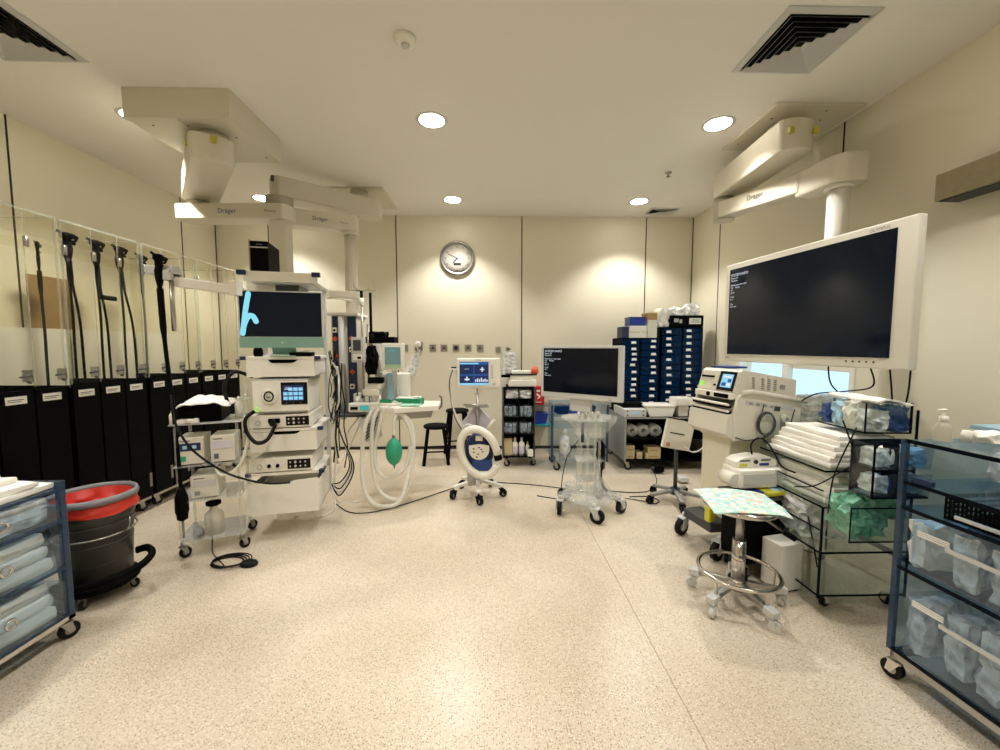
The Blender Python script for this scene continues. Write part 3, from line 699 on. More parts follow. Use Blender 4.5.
# ================================================================== SCOPE CABINETS (left wall)
FX = -2.72; BXK = X0+.03
def cabinet(y0, lab):
    t = thing('endoscope_cabinet', lab, 'cabinet', ((FX+BXK)/2, y0+.285, 0), 0, 'clear cabinets of hanging endoscopes')
    f0, b0 = FX-(FX+BXK)/2, BXK-(FX+BXK)/2; a0, a1 = -.285, .283
    b = B('acr'); th = .008
    b.box(b0, a0, 1.06, f0, a0+th, 2.11); b.box(b0, a1-th, 1.06, f0, a1, 2.11); b.box(b0, a0, 2.10, f0, a1, 2.11)
    b.use('acr_edge'); b.box(f0-.008, a0, 2.10, f0, a1, 2.112); b.box(b0, a1-.004, 2.104, f0, a1, 2.112); b.box(f0-.012, a0, 1.06, f0, a0+.006, 2.1); b.box(f0-.012, a1-.006, 1.06, f0, a1, 2.1)
    b.mk('clear_shell', t)
    b = B('white'); b.box(b0+.0, a0+.01, .98, b0+.006, a1-.01, 1.44); b.mk('drip_panel', t)
    b = B('black'); b.box(b0, a0, .12, f0-.02, a0+.01, 1.055); b.box(b0, a1-.01, .12, f0-.02, a1, 1.055); b.box(b0, a0, .11, f0-.01, a1, .13); b.box(b0, a0+.01, .13, b0+.01, a1-.01, .97); b.mk('lower_body', t)
    b = B('acr_warm'); 
    for z in (1.98,): b.box(b0+.08, a0+.01, z, f0-.25, a1-.01, z+.008)
    rail = b.mk('hanging_rail', t)
    for k in range(3):
        c = a0 + .095 + .1893*k; hw = .091
        b = B('acr_warm'); b.box(f0-.006, c-hw, 1.065, f0, c+hw, 2.095); b.use('acr_edge').box(f0-.002, c-hw, 1.065, f0+.004, c-hw+.005, 2.095)
        dr = b.mk('clear_door', t)
        b = B('steel'); b.box(f0, c+hw-.055, 1.10, f0+.006, c+hw-.012, 1.17, .001); b.box(f0, c+hw-.008, 1.10, f0+.008, c+hw-.001, 1.17); b.use('dark_grey'); b.cyl((f0+.004, c+hw-.032, 1.135), (f0+.03, c+hw-.032, 1.135), .006, n=8); b.cyl((f0+.028, c+hw-.032, 1.135), (f0+.03, c+hw-.09, 1.13), .006, n=8); b.cyl((f0+.004, c+hw-.03, 1.10), (f0+.02, c+hw-.03, 1.095), .008, n=8)
        b.mk('latch', dr)
        b = B('steel'); b.box(f0, c-hw+.0, 1.89, f0+.005, c-hw+.03, 1.95, .001); b.cyl((f0+.004, c-hw+.014, 1.89), (f0+.004, c-hw+.014, 1.95), .004, n=8); b.mk('hinge', dr)
        b = B('black'); b.box(f0-.012, c-hw+.002, .125, f0, c+hw-.002, 1.052, .003); pn = b.mk('black_door', t)
        b = B('paper'); b.box(f0+.0005, c-.055, .975, f0+.0025, c+.05, 1.02)
        b.use('ink_grey'); b.box(f0+.0025, c-.045, .998, f0+.003, c+.035, 1.003); b.box(f0+.0025, c-.045, .988, f0+.003, c+.02, .992)
        b.mk('name_plate', pn)
        b = B('dull_steel'); b.box(f0+.0003, c+hw-.03, .19, f0+.004, c+hw-.006, .30); b.mk('hinge_plate', pn)
    b = B('steel'); b.box(b0, a0, .085, f0-.02, a1, .11, .003); b.mk('base_frame', t)
    for (x, y) in ((f0-.07, a0+.06), (f0-.07, a1-.06), (b0+.07, a0+.06), (b0+.07, a1-.06)): caster(t, x, y, .09, .036, .02, rz=R(70))
    return t
cabinet(2.055, 'clear-fronted endoscope cabinet at the left picture edge, nearest of the row')
cabinet(2.645, 'clear-fronted endoscope cabinet holding three black scopes, second of the row')
cabinet(3.235, 'clear-fronted endoscope cabinet right behind the swing arm, third of the row')
cabinet(3.815, 'clear-fronted endoscope cabinet farthest of the row, next to the back corner')
endoscope('endoscope', 'thin lone black scope tube hanging leftmost in the clear cabinets', -3.0, 2.77, 2.0, .35, head=.4, tubes=1)
endoscope('endoscope', 'black hanging endoscope, first with a thick head counted from the left', -3.0, 2.96, 2.11, .35, .05, head=1.2)
endoscope('endoscope', 'black hanging endoscope with dark clip halfway down its twin tubes', -3.0, 3.165, 2.11, .35, .05, head=1.15)
B('black').cb(0, 0, 0, .03, .13, .035, .008).mk('tube_clip', label='black clip gripping the twin tubes of a hanging endoscope', cat='clip', loc=(-2.96, 3.20, 1.68), rz=R(5))
endoscope('endoscope', 'black hanging endoscope whose twin tubes splay apart, third thick head', -3.0, 3.36, 2.11, .35, .08, head=1.15)
endoscope('endoscope', 'single-tube black hanging endoscope nearest the white swing arm', -3.0, 3.56, 2.09, .35, .05, tubes=1)
t = B('poster').box(X0+.001, 2.99, 1.44, X0+.004, 3.30, 1.83).mk('wall_notice', label='brown notice sheet on the left wall seen through the clear cabinets', cat='notice')

# ================================================================== BIN
t = thing('waste_bin', 'black rubbish bin with grey rim and red liner bag', 'bin', (-2.085, 2.09, 0)); t.scale = (.84, .84, 1)
b = B('bin'); b.lathe([(.155, .085), (.165, .09), (.185, .42), (.192, .425), (.195, .52), (.190, .52), (.178, .42), (.155, .10), (.001, .10)], n=40)
for z in (.20, .30, .40): b.torus((0, 0, z), .160+.033*(z-.09)/.43+.001*0, .004, n=40)
b.mk('barrel', t)
b = B('bin_rim'); b.lathe([(.196, .515), (.213, .515), (.216, .535), (.210, .548), (.198, .548), (.194, .535)], n=40, cap=False); b.torus((0, 0, .53), .205, .013, n=40); b.mk('rim', t)
b = B('red_bag')
def bagf(u, v):
    a = 2*PI*u; k = noise.noise(Vector((math.cos(a)*2, math.sin(a)*2, v*3)))*.014
    if v < .34:    # outer skirt under the rim
        q = v/.34; z = .40+.02*math.sin(a*2+1)+.03*math.sin(a+2.4) + (.505-.40)*q; r = .198+.004+k*.6*(1-q)
    elif v < .55:
        q = (v-.34)/.21; z = .505+.05*math.sin(PI*q); r = .213+.010*math.sin(PI*q)-.03*q
        z = .505+.055*math.sin(PI*q)
        return (r*math.cos(a), r*math.sin(a), z) if q > .01 else (.2*math.cos(a), .2*math.sin(a), z)
    else:
        q = (v-.55)/.45; z = .505-.22*q+k*2; r = .183*(1-q*.75)+k*2.2
    return (r*math.cos(a), r*math.sin(a), z)
def bag_out(u, v):
    a = 2*PI*u; k = noise.noise(Vector((math.cos(a)*2.5, math.sin(a)*2.5, v*3)))*.012
    zb = .44-.03*math.cos(a+.4)*-1+.012*math.sin(3*a)
    r = .203+.004*(1-v)+k*(1-v)*.9+.022*(1-v)*max(0, math.cos(a+.3))**2
    return (r*math.cos(a), r*math.sin(a), zb+(.512-zb)*v)
def bag_in(u, v):
    a = 2*PI*u; k = noise.noise(Vector((math.cos(a)*2.2, math.sin(a)*2.2, v*4)))
    return ((.186*(1-v*.8)+k*.10*min(v*2, 1)*(1-v))*math.cos(a), (.186*(1-v*.8)+k*.10*min(v*2, 1)*(1-v))*math.sin(a), .53-.16*v**.7+k*.09*v)
b.grid(bag_out, 60, 6); b.grid(bag_in, 60, 10)
b.mk('liner_bag', t, fixn=False)
b = B('steel'); b.torus((0, 0, .345), .196, .004, n=40, m=6); b.tube(spline([(.196, -.02, .345), (.225, -.03, .36), (.235, -.02, .39), (.215, .0, .42)], 5), .003, 6); b.mk('wire_hoop', t)
b = B('black'); b.lathe([(.001, .058), (.19, .058), (.20, .065), (.195, .085), (.001, .085)], n=32)
b.mk('dolly', t)
b = B('black'); b.tube(spline([(-.1, -.17, .11), (.08, -.19, .12), (.20, -.12, .135), (.27, -.02, .15), (.27, .08, .175), (.20, .13, .19), (.14, .12, .18)], 6), .02, 10); b.mk('push_loop', t)
for a in (20, 110, 200, 290): caster(t, .165*math.cos(R(a)), .165*math.sin(R(a)), .06, .024, .018, rz=R(a))

# ================================================================== LEFT FOREGROUND CART
def post(b, x, y, z0, z1, s_=.012): b.box(x-s_, y-s_, z0, x+s_, y+s_, z1)
t = thing('supply_cart', 'blue-tinted clear supply cart at the left picture edge, full of white packs', 'cart', (-2.15, 1.33, 0))
CX, CY = .27, .44    # half sizes
for sx in (-1, 1):
    for sy in (-1, 1): b = B('blue_edge'); post(b, sx*(CX-.012), sy*(CY-.012), .10, .72, .011); b.mk('corner_post', t)
b = B('acr_blue'); b.box(-CX, CY-.006, .11, CX, CY, .72); b.mk('end_panel', t)
b = B('acr_blue'); b.box(-CX, -CY, .11, -CX+.006, CY, .72); b.mk('back_panel', t)
for z in (.11, .33, .54, .68):
    b = B('acr_blue'); b.box(-CX, -CY, z, CX, CY, z+.008); b.use('blue_edge').box(CX-.004, -CY, z, CX, CY, z+.012); b.mk('shelf', t)
for i, (z, h) in enumerate(((.122, .19), (.342, .18), (.552, .115))):
    for k in range(2):
        y0 = -CY+.02+k*.425; b = B('acr_blue')
        b.box(CX-.012, y0, z, CX-.006, y0+.41, z+h*.82); b.box(-CX+.02, y0, z, -CX+.026, y0+.41, z+h*.8); b.box(-CX+.026, y0, z, CX-.012, y0+.005, z+h*.8); b.box(-CX+.026, y0+.405, z, CX-.012, y0+.41, z+h*.8); b.box(-CX+.026, y0+.005, z, CX-.012, y0+.405, z+.004)
        o = b.mk('drawer', t)
        b = B('chrome'); b.torus((CX-.006, y0+.205, z+h*.5), .018, .005, n=20, m=6, axis='x'); b.mk('ring_pull', o)
b = B('chrome'); b.box(-CX, -CY, .092, CX, -CY+.03, .112); b.box(-CX, CY-.03, .092, CX, CY, .112); b.box(CX-.02, -CY, .092, CX, CY, .112); b.box(-CX, -CY, .092, -CX+.02, CY, .112); b.mk('base_frame', t)
for sx in (-1, 1):
    for sy in (-1, 1): caster(t, sx*(CX-.03), sy*(CY-.03), .095, .036, .022, rz=R(20+50*sx))
cartL = t
k = 0
gw = 'white packs in the left foreground cart'
def Lpack(x, y, z, sx, sy, sz, lab, m='white_soft', rz=0, amp=.006, puff=.12):
    global k; k += 1
    B(m).pack(0, 0, sz/2, sx, sy, sz, amp=amp, n=5, seed=k, puff=puff).mk('linen_pack', label=lab, cat='pack', group=gw, loc=(-2.15+x, 1.33+y, z), rz=rz)
names = ['bottom drawer far half', 'bottom drawer near half', 'middle drawer far half', 'middle drawer near half']
for i, (z, y) in enumerate(((.127, .21), (.127, -.215), (.347, .21), (.347, -.215))):
    for q in range(3):
        Lpack(.01, y, z+.052*q, .46-.02*q, .39-.02*q, .050, 'flat white linen pack in the left cart, %s, %s' % (names[i], ['lowest', 'middle', 'top one'][q]), rz=R(4*(q-1)))
for i, y in enumerate((.21, -.215)):
    Lpack(.01, y, .557, .46, .38, .10, 'pale blue-white wrapped pack in the upper drawer, %s' % ('far half' if i == 0 else 'near half'), 'film_white', amp=.014)
for i in range(6):
    Lpack(.0-.02*i, .03-.012*i, .689+.024*i, .49-.03*i, .80-.05*i, .023, 'white folded sheet on top of the left cart, %s of the pile' % ['bottom', 'second', 'third', 'fourth', 'fifth', 'topmost'][i], rz=R(3*(-1)**i), amp=.007, puff=.05)

# ================================================================== SMALL CLEAR SCOPE CART
t = thing('acrylic_trolley', 'small clear acrylic trolley on casters left of the processor tower', 'trolley', (-1.815, 2.62, 0), R(22)); t.scale = (.93, .95, 1)
b = B('acr_edge')
for sx in (-.17, .17):
    for sy in (-.15, .15): b.cyl((sx, sy, .10), (sx, sy, .84), .009, n=10)
b.mk('uprights', t)
for z, x0, x1 in ((.10, -.19, .19), (.35, -.19, .19), (.57, -.19, .19), (.83, -.20, .20)):
    B('acr_milky' if z > .8 else 'acr_rod').box(x0, -.17, z, x1, .17, z+.008, .002).mk('shelf', t)
B('acr').box(-.17, .145, .1, .17, .149, .56).mk('back_panel', t)
for (x, y) in ((-.17, -.15), (.17, -.15), (-.17, .15), (.17, .15)): caster(t, x, y, .10, .034, .02, rz=R(40))
b = B('acr_edge'); b.cyl((.215, -.05, .30), (.215, -.05, 1.08), .012, n=12); b.box(.17, -.065, .84, .23, -.035, .87); b.box(.17, -.065, .56, .23, -.035, .58); b.mk('side_pole', t)
B('acr_edge').bar((.12, -.05, .965), (.26, -.05, .965), .04, .012).mk('cross_bar', t)
tr = Matrix.Translation((-1.815, 2.62, 0)) @ Matrix.Rotation(R(22), 4, 'Z') @ Matrix.Diagonal((.93, .95, 1, 1))
def on_trolley(nm, lab, cat_, x, y, z): return thing(nm, lab, cat_, tuple(tr @ Vector((x, y, z))), R(22))
t = on_trolley('mesh_basket', 'black mesh basket on top of the small clear trolley', 'basket', -.03, 0, .839); t.scale = (.85, 1, .95)
b = B('black'); b.box(-.13, -.12, 0, .12, .12, .008)
for i in range(26):
    x = -.13+.25*i/25
    for y in (-.12, .12): b.bar((x, y, .005), (x, y, .10), .003, .003)
for i in range(12):
    z = .008+.092*i/11
    for y in (-.12, .12): b.bar((-.13, y, z), (.12, y, z), .003, .003)
    for x in (-.13, .12): b.bar((x, -.12, z), (x, .12, z), .003, .003)
for x in (-.13, .12): b.box(x-.002, -.12, .0, x+.002, .12, .1)
b.box(-.128, .116, .0, .118, .119, .1); b.box(-.13,-.10,.008,.12,-.095,.1)
b.mk('cage', t)
o = B('white_soft').grid(lambda u, v: (-.13+.27*u, -.14+.27*v, .012+.035*math.sin(PI*u)*math.sin(PI*v)+noise.noise(Vector((u*5, v*5, 3)))*.02 - .02*(abs(2*u-1)**4)), 14, 12, thick=.006).mk('folded_cloth', label='rumpled white cloth lying on the black mesh basket', cat='cloth', loc=tuple(tr @ Vector((-.02, 0, .945))), rz=R(22), fixn=False)
def bottle(lab, loc, h=.1, r=.02, m='white', cap='white', nm='bottle', group=None, label_m=None):
    t = thing(nm, lab, 'bottle', loc, 0, group)
    b = B(m); b.lathe([(.001, 0), (r, 0), (r, h*.6), (r*.85, h*.7), (r*.35, h*.78), (r*.35, h*.82)], n=16)
    if label_m: b.use(label_m).lathe([(r*1.01, h*.12), (r*1.01, h*.5)], n=16, cap=False)
    b.mk('body', t); B(cap).lathe([(r*.42, h*.80), (r*.42, h*.92), (r*.2, h)], n=12).mk('cap', t)
    return t
bottle('small white dropper bottle at the left end of the trolley top', tuple(tr @ Vector((-.185, -.13, .839))), .085, .017)
bottle('white squeeze bottle right of the basket on the trolley top', tuple(tr @ Vector((.165, -.02, .839))), .14, .024)
B('white_soft').pack(0, 0, .012, .10, .06, .024, amp=.01, seed=4).mk('tissue_wad', label='crumpled white tissue by the small dropper bottle', cat='tissue', loc=tuple(tr @ Vector((-.10, -.135, .839))), rz=R(22))
def box_dev(nm, lab, x, y, z, sx, sy, sz, screen='navy', led='green'):
    t = on_trolley(nm, lab, 'medical device', x, y, z); t.scale = (.86, .86, .9)
    b = B('offwhite'); b.box(-sx/2, -sy/2, .006, sx/2, sy/2, sz, .006); b.use('dark_grey').box(-sx*.4, -sy*.4, 0, sx*.4, sy*.4, .007); b.mk('casing', t)
    y = -sy/2
    b = B(screen); b.box(-sx*.40, y-.003, sz*.52, sx*.40, y, sz*.80, .001)
    if screen == 'navy': b.use('pale_blue').box(-sx*.28, y-.004, sz*.60, -sx*.12, y-.003, sz*.72).box(sx*.08, y-.004, sz*.60, sx*.24, y-.003, sz*.72)
    b.mk('display', t)
    b = B(led); b.box(-sx*.36, y-.006, sz*.16, -sx*.18, y, sz*.34, .001); b.mk('power_switch', t)
    b = B('ink_grey'); b.box(-sx*.38, y-.001, sz*.86, sx*.0, y, sz*.90); b.mk('caption', t)
    return t
box_dev('pump_unit', 'cream boxed unit with blue display hung left under the trolley top', -.095, -.05, .579, .155, .22, .19)
box_dev('pump_unit', 'cream boxed unit with grey-lilac label, right of the blue display one', .085, -.05, .579, .15, .22, .19, 'lav', 'ink_grey')
box_dev('suction_unit', 'cream boxed unit on the middle trolley shelf with a slotted front', -.03, -.04, .359, .17, .22, .16, 'light_grey', 'grey')
t = on_trolley('rinse_bottle', 'clear rinse bottle with black lid on the lower trolley shelf', 'bottle', .0, -.08, .109)
B('bottle_clear').lathe([(.001, 0), (.052, 0), (.054, .10), (.048, .13), (.022, .155), (.022, .185)], n=24).mk('body', t)
B('black').lathe([(.03, .18), (.042, .186), (.042, .205), (.02, .214)], n=20).mk('lid', t)
t = thing('foot_pedal', 'black foot pedal with coiled cable on the floor', 'foot pedal', (-1.45, 2.34, 0)); t.scale = (.85, .85, 1)
b = B('black_rubber'); b.lathe([(.05, 0), (.055, .008), (.05, .022), (.03, .03), (.001, .032)], n=24, sx=1.1, sy=.8); b.mk('pad', t)
pts = [(-.02, .04, .012)]
for i in range(44):
    a = i*2*PI/11 - 1; rr = .085+.006*(i // 11); pts.append((-.17+rr*1.25*math.cos(a)+.012*(i//11), .03+rr*.85*math.sin(a), .006+.006*(i // 11)))
pts += [(-.30, .10, .012), (-.37, .17, .02), (-.40, .22, .10), (-.41, .23, .25), (-.40, .25, .32)]
B('black_rubber').tube(spline(pts, 4), .004, 6).mk('cable', t)
# hanging clear loop hose under the right unit
B('tube_clear').tube(spline([(-1.72, 2.60, .61), (-1.74, 2.52, .55), (-1.68, 2.50, .50), (-1.60, 2.54, .56), (-1.58, 2.6, .72), (-1.60, 2.62, .86)], 6), .009, 8).mk('suction_tube', label='milky loop of tubing below the lilac-labelled unit', cat='tube')
#PART3
# ================================================================== ANAESTHESIA STATION
t = thing('anaesthesia_machine', 'white anaesthesia machine with slanted table, screen and breathing parts hung from the boom', 'medical machine', (-.90, 3.6, 0))
b = B('white'); b.prism([(-1.06, 3.40), (-.80, 3.28), (-.45, 3.42), (-.47, 3.72), (-1.08, 3.78)], .755, .80, 'z', .008)
b.use('ink_grey').text('Primus', (-.58, 3.372, .768), .022, (.93, .37, 0)); mkrel(b, 'work_top', t)
b = B('steel'); b.prism([(-.80, 3.34), (-.52, 3.45), (-.54, 3.68), (-.80, 3.68)], .69, .755, 'z', .004); mkrel(b, 'under_drawer', t)
mkrel(B('dull_steel').tube(spline([(-.455, 3.44, .77), (-.43, 3.45, .79), (-.43, 3.46, .86), (-.45, 3.46, .88)], 4), .008, 8), 'end_handle', t)
b = B('white'); b.box(-1.10, 3.60, 1.06, -.98, 3.80, 1.335, .02); b.box(-1.06, 3.66, .80, -.76, 3.80, 1.06, .01); mkrel(b, 'column_body', t)
b = B('pale_blue'); b.box(-.93, 3.57, .83, -.86, 3.655, 1.07, .01); mkrel(b, 'blue_canister', t)
b = B('white'); b.box(-.95, 3.50, 1.10, -.755, 3.545, 1.335, .01); sc_ = mkrel(b, 'display_case', t)
mkrel(B('screen_teal').box(-.92, 3.494, 1.15, -.785, 3.50, 1.30).use('display_cyan').box(-.89, 3.492, 1.265, -.83, 3.494, 1.272), 'display', sc_)
mkrel(B('key_green').box(-.92, 3.494, 1.12, -.785, 3.499, 1.148), 'soft_key_row', sc_)
mkrel(B('light_grey').bar((-.85, 3.53, 1.10), (-.84, 3.60, .80), .03, .03), 'display_post', t)
b = B('offwhite'); b.box(-1.10, 3.42, .88, -.96, 3.54, .94, .015); b.prism([(-1.08, .94), (-.95, .94), (-.93, .99), (-1.06, .99)], 3.43, 3.53, 'y', .006); b.cyl((-.98, 3.47, .80), (-.98, 3.47, .89), .028, n=14); mkrel(b, 'absorber_head', t)
b = B('black'); b.pack(-.99, 3.46, 1.015, .13, .07, .05, amp=.012, n=4, seed=3); mkrel(b, 'black_mask', t)
for i, (x, h) in enumerate(((-1.15, .08), (-1.11, .06), (-1.07, .10), (-1.03, .07))):
    mkrel(B('light_grey' if i % 2 else 'white').cyl((x, 3.45, .80), (x, 3.45, .80+h), .018, n=12).use('dark_grey').cyl((x, 3.45, .80+h), (x, 3.45, .84+h), .006, n=8), 'vapour_valve', t)
mkrel(B('offwhite').box(-1.19, 3.46, .80, -1.12, 3.56, .90, .008), 'valve_block', t)
b = B('white'); b.box(-1.20, 3.36, .752, -1.00, 3.42, .83, .012); o = mkrel(b, 'ventilator_module', t)
mkrel(B('display_cyan').box(-1.10, 3.355, .772, -1.03, 3.36, .81), 'module_panel', o); mkrel(B('black').box(-1.18, 3.355, .775, -1.12, 3.36, .80), 'module_display', o)
mkrel(B('offwhite').cb(-.975, 3.36, .80, .07, .07, .07, .01), 'flow_sensor', t)
b = B('light_grey'); b.cb(-1.035, 3.42, .61, .13, .10, .20, .004, ry=R(-14)); b.use('dark_grey')
for i in range(5): b.cb(-1.035+.01*i, 3.365, .545+.033*i, .11, .003, .010, ry=R(-40))
mkrel(b, 'ribbed_battery', t)
b = B('offwhite'); b.box(-1.12, 3.48, .52, -.99, 3.60, .755, .004); mkrel(b, 'gas_block', t)
for i, pts in enumerate((
    [(-.94, 3.33, .79), (-.97, 3.28, .70), (-.985, 3.27, .5), (-.975, 3.26, .3), (-.92, 3.24, .12), (-.79, 3.22, .05), (-.70, 3.24, .10), (-.655, 3.28, .3), (-.66, 3.31, .55), (-.72, 3.33, .70), (-.82, 3.35, .79)],
    [(-.98, 3.33, .79), (-1.03, 3.26, .66), (-1.055, 3.25, .45), (-1.05, 3.22, .22), (-.98, 3.18, .06), (-.85, 3.14, .028), (-.74, 3.18, .06), (-.68, 3.24, .25), (-.645, 3.30, .50), (-.69, 3.33, .69), (-.86, 3.34, .80)],
    [(-.90, 3.33, .79), (-.93, 3.30, .62), (-.965, 3.29, .45), (-.94, 3.26, .3), (-.87, 3.25, .23), (-.78, 3.25, .25), (-.70, 3.27, .33), (-.67, 3.29, .48)],
    [(-.77, 3.33, .77), (-.795, 3.28, .70), (-.802, 3.27, .62), (-.80, 3.26, .57)])):
    mkrel(B('tube_clear').tube(spline(pts, 8), .017 if i < 3 else .012, 10), 'breathing_hose', t)
for i, pts in enumerate(([(-1.12, 3.5, .70), (-1.2, 3.45, .5), (-1.32, 3.3, .2), (-1.42, 3.1, .01), (-1.5, 3.0, .008)], [(-1.15, 3.5, .70), (-1.3, 3.4, .45), (-1.33, 3.35, .15), (-1.28, 3.3, .008), (-1.1, 3.3, .008)], [(-1.36, 3.5, .7), (-1.42, 3.4, .5), (-1.38, 3.3, .3), (-1.25, 3.15, .03), (-1.3, 3.0, .008)])):
    mkrel(B('offwhite').tube(spline(pts, 6), .006, 6), 'gas_line', t)
b = B('green'); b.lathe([(.008, .125), (.012, .115), (.040, .095), (.062, .05), (.069, 0), (.062, -.05), (.040, -.09), (.010, -.112), (.008, -.125)], c=(-.80, 3.26, .44), n=20); b.use('black').cyl((-.80, 3.26, .315), (-.80, 3.26, .30), .004, n=6).use('steel').cyl((-.80, 3.26, .56), (-.80, 3.26, .585), .014, n=10)
mkrel(b, 'breathing_bag', t)
anm = t
t = thing('glove_box', 'green and white glove box lying on the anaesthesia table', 'box', (-.70, 3.50, .80), R(-8), 'green boxes on the anaesthesia table')
B('green_box').box(-.12, -.06, .0, .10, .06, .055, .004).use('white').box(-.125, -.055, .056, .05, .055, .06).mk('carton', t); B('white_soft').pack(.06, 0, .06, .06, .05, .02, amp=.008, n=3).mk('tissue_slot', t)
t = thing('mask_kit', 'flat see-through tray with green bits left of the glove box', 'tray', (-.88, 3.46, .80), 0)
B('white').lathe([(.001, .004), (.10, .004), (.115, .025), (.118, .025), (.104, 0), (.001, 0)], n=24, sy=.55).mk('tray', t); B('green_box').pack(-.03, 0, .028, .10, .05, .035, amp=.012, n=4, seed=9).mk('green_pouch', t); B('light_grey').torus((.05, 0, .03), .025, .006, n=14).mk('mask_ring', t)
B('aqua_bag').pack(0, 0, .008, .16, .10, .014, amp=.006, seed=11).mk('aqua_sheet', label='pale aqua sheet on the anaesthesia table in front of the glove box', cat='cloth', loc=(-.68, 3.40, .801))
t = thing('monitor_tray', 'black tray box on top of the white anaesthesia body', 'tray', (-1.0, 3.68, 1.336))
B('black').box(-.12, -.08, 0, .14, .08, .055, .004).mk('box', t)
B('black').pack(-.02, 0, .075, .16, .10, .05, amp=.02, n=4, seed=5).mk('cable_heap', t)
# iv pole with pump
t = thing('iv_pole', 'steel drip pole with four hooks and white clamp beside the blue column', 'pole', (-1.11, 3.5, .8))
mkrel(B('steel').cyl((-1.11, 3.5, .80), (-1.11, 3.5, 1.76), .009, n=10), 'rod', t)
mkrel(B('dull_steel').cyl((-1.08, 3.55, .80), (-1.08, 3.55, 1.5), .009, n=10), 'second_rod', t)
mkrel(B('white').cyl((-1.11, 3.5, 1.66), (-1.11, 3.5, 1.72), .02, n=14).use('black').cyl((-1.11, 3.5, 1.72), (-1.11, 3.5, 1.77), .013, n=12).cb(-1.13, 3.5, 1.775, .06, .02, .018), 'clamp', t)
for s_ in (-1, 1):
    mkrel(B('chrome').tube(spline([(-1.11, 3.5, 1.775), (-1.11+s_*.05, 3.5, 1.785), (-1.11+s_*.10, 3.5, 1.78), (-1.11+s_*.12, 3.5, 1.795), (-1.11+s_*.105, 3.5, 1.805)], 5), .004, 6), 'hook', t)
    mkrel(B('chrome').tube(spline([(-1.11, 3.5, 1.775), (-1.11+s_*.02, 3.5+s_*.05, 1.79), (-1.11+s_*.03, 3.5+s_*.09, 1.80), (-1.11+s_*.03, 3.5+s_*.1, 1.83)], 5), .004, 6), 'hook', t)
t = thing('infusion_pump', 'grey infusion pump with small dark display clamped on the drip pole', 'infusion pump', (-1.13, 3.44, 1.17))
B('light_grey').box(-.055, -.02, 0, .055, .04, .215, .01).mk('casing', t); B('dark_grey').box(-.035, -.024, .10, .03, -.02, .19, .002).mk('display', t); B('white').box(-.04, -.023, .02, .04, -.02, .07).mk('keypad', t); B('black').box(.0, -.026, .03, .03, -.022, .05).mk('door_catch', t)
B('black').cyl((-1.065, 3.6, 1.40), (-1.065, 3.6, 1.78), .012, n=10).cyl((-1.065, 3.6, 1.335), (-1.065, 3.6, 1.42), .02, n=10).mk('scope_tube_black', label='upright black tube standing behind the drip pole', cat='tube')
B('black').pack(0, 0, 0, .07, .10, .24, amp=.03, n=5, seed=8).mk('cable_tangle', label='black tangle of leads between the pump and the white machine body', cat='cables', loc=(-1.075, 3.50, 1.20)).location = (-1.045, 3.53, 1.18)

# ================================================================== WALL OUTLETS
gx = [-1.06, -.725, -.588, -.438, -.287, -.137]
gl = ['narrow switch plate on the back wall left of the hanging clear sleeve', 'outlet plate on the back wall nearest right of the clear sleeve', 'outlet plate on the back wall, second right of the clear sleeve', 'outlet plate with a round black socket on the back wall', 'outlet plate on the back wall just right of the round black socket', 'outlet plate on the back wall above the blue screen monitor']
for i, x in enumerate(gx):
    t = thing('wall_outlet', gl[i], 'outlet', (x, Y1, 1.285), 0, 'row of back wall outlets')
    wd = .025 if i == 0 else .042
    b = B('steel'); b.box(-wd, -.008, -.042, wd, 0, .042, .003); b.mk('plate', t)
    b = B('ink' if i else 'grey')
    if i == 0: b.box(-.01, -.011, -.025, .01, -.008, .025)
    elif i == 3: b.cyl((0, -.014, 0), (0, -.008, 0), .026, n=20)
    else:
        for a in range(3): b.cyl((.012*math.cos(a*2.1+1.6), -.012, .012*math.sin(a*2.1+1.6)), (.012*math.cos(a*2.1+1.6), -.008, .012*math.sin(a*2.1+1.6)), .009, n=10)
    b.mk('socket', t)
for (x, z, nm, lb, w2, h2) in ((-.37, .98, 'wall_socket', 'grey double socket low on the back wall left of the blue screen stand', .075, .035), (-.385, 1.10, 'wall_socket', 'small grey wall switch left of the blue screen', .03, .035), (-.20, .95, 'wall_socket', 'wall socket half hidden behind the blue screen stand pole', .035, .035)):
    t = thing(nm, lb, 'socket', (x, Y1, z)); B('light_grey').box(-w2, -.012, -h2, w2, 0, h2, .004).mk('plate', t); B('ink').box(-w2*.4, -.014, -.008, w2*.4, -.012, .008).mk('slots', t)
t = thing('wall_regulator', 'wall gas regulator with dial and hanging clear collecting sleeve', 'gas regulator', (-.90, Y1, 1.30))
B('steel').box(-.05, -.012, -.05, .05, 0, .06, .003).mk('plate', t)
B('chrome').cyl((0, -.012, 0), (0, -.07, 0), .018, n=14).cyl((0, -.05, 0), (0, -.05, -.12), .014, n=12).cyl((-.03, -.05, -.09), (.035, -.05, -.09), .012, n=10).mk('valve', t)
b = B('white'); b.lathe([(.04, -.06), (.042, -.085), (.038, -.09), (.001, -.09)], c=(0, 0, .03), n=24, axis='y'); b.use('ink').cb(.005, -.092, .035, .03, .002, .004, ry=R(-40)); b.mk('dial', t)
b = B('film'); b.grid(lambda u, v: (-.02+.0-.11*v+(u-.5)*(.10+.08*v), -.06-.03*math.sin(PI*u), -.06-.33*v+.05*(u-.5)), 6, 12); b.grid(lambda u, v: (-.02-.11*v+(u-.5)*(.10+.08*v), -.04+.015*math.sin(PI*u), -.06-.33*v+.05*(u-.5)), 6, 12); b.mk('clear_sleeve', t, fixn=False)
t = thing('wall_regulator', 'small regulator on the back wall right of the blue screen with draped sleeve', 'gas regulator', (.17, Y1, 1.25))
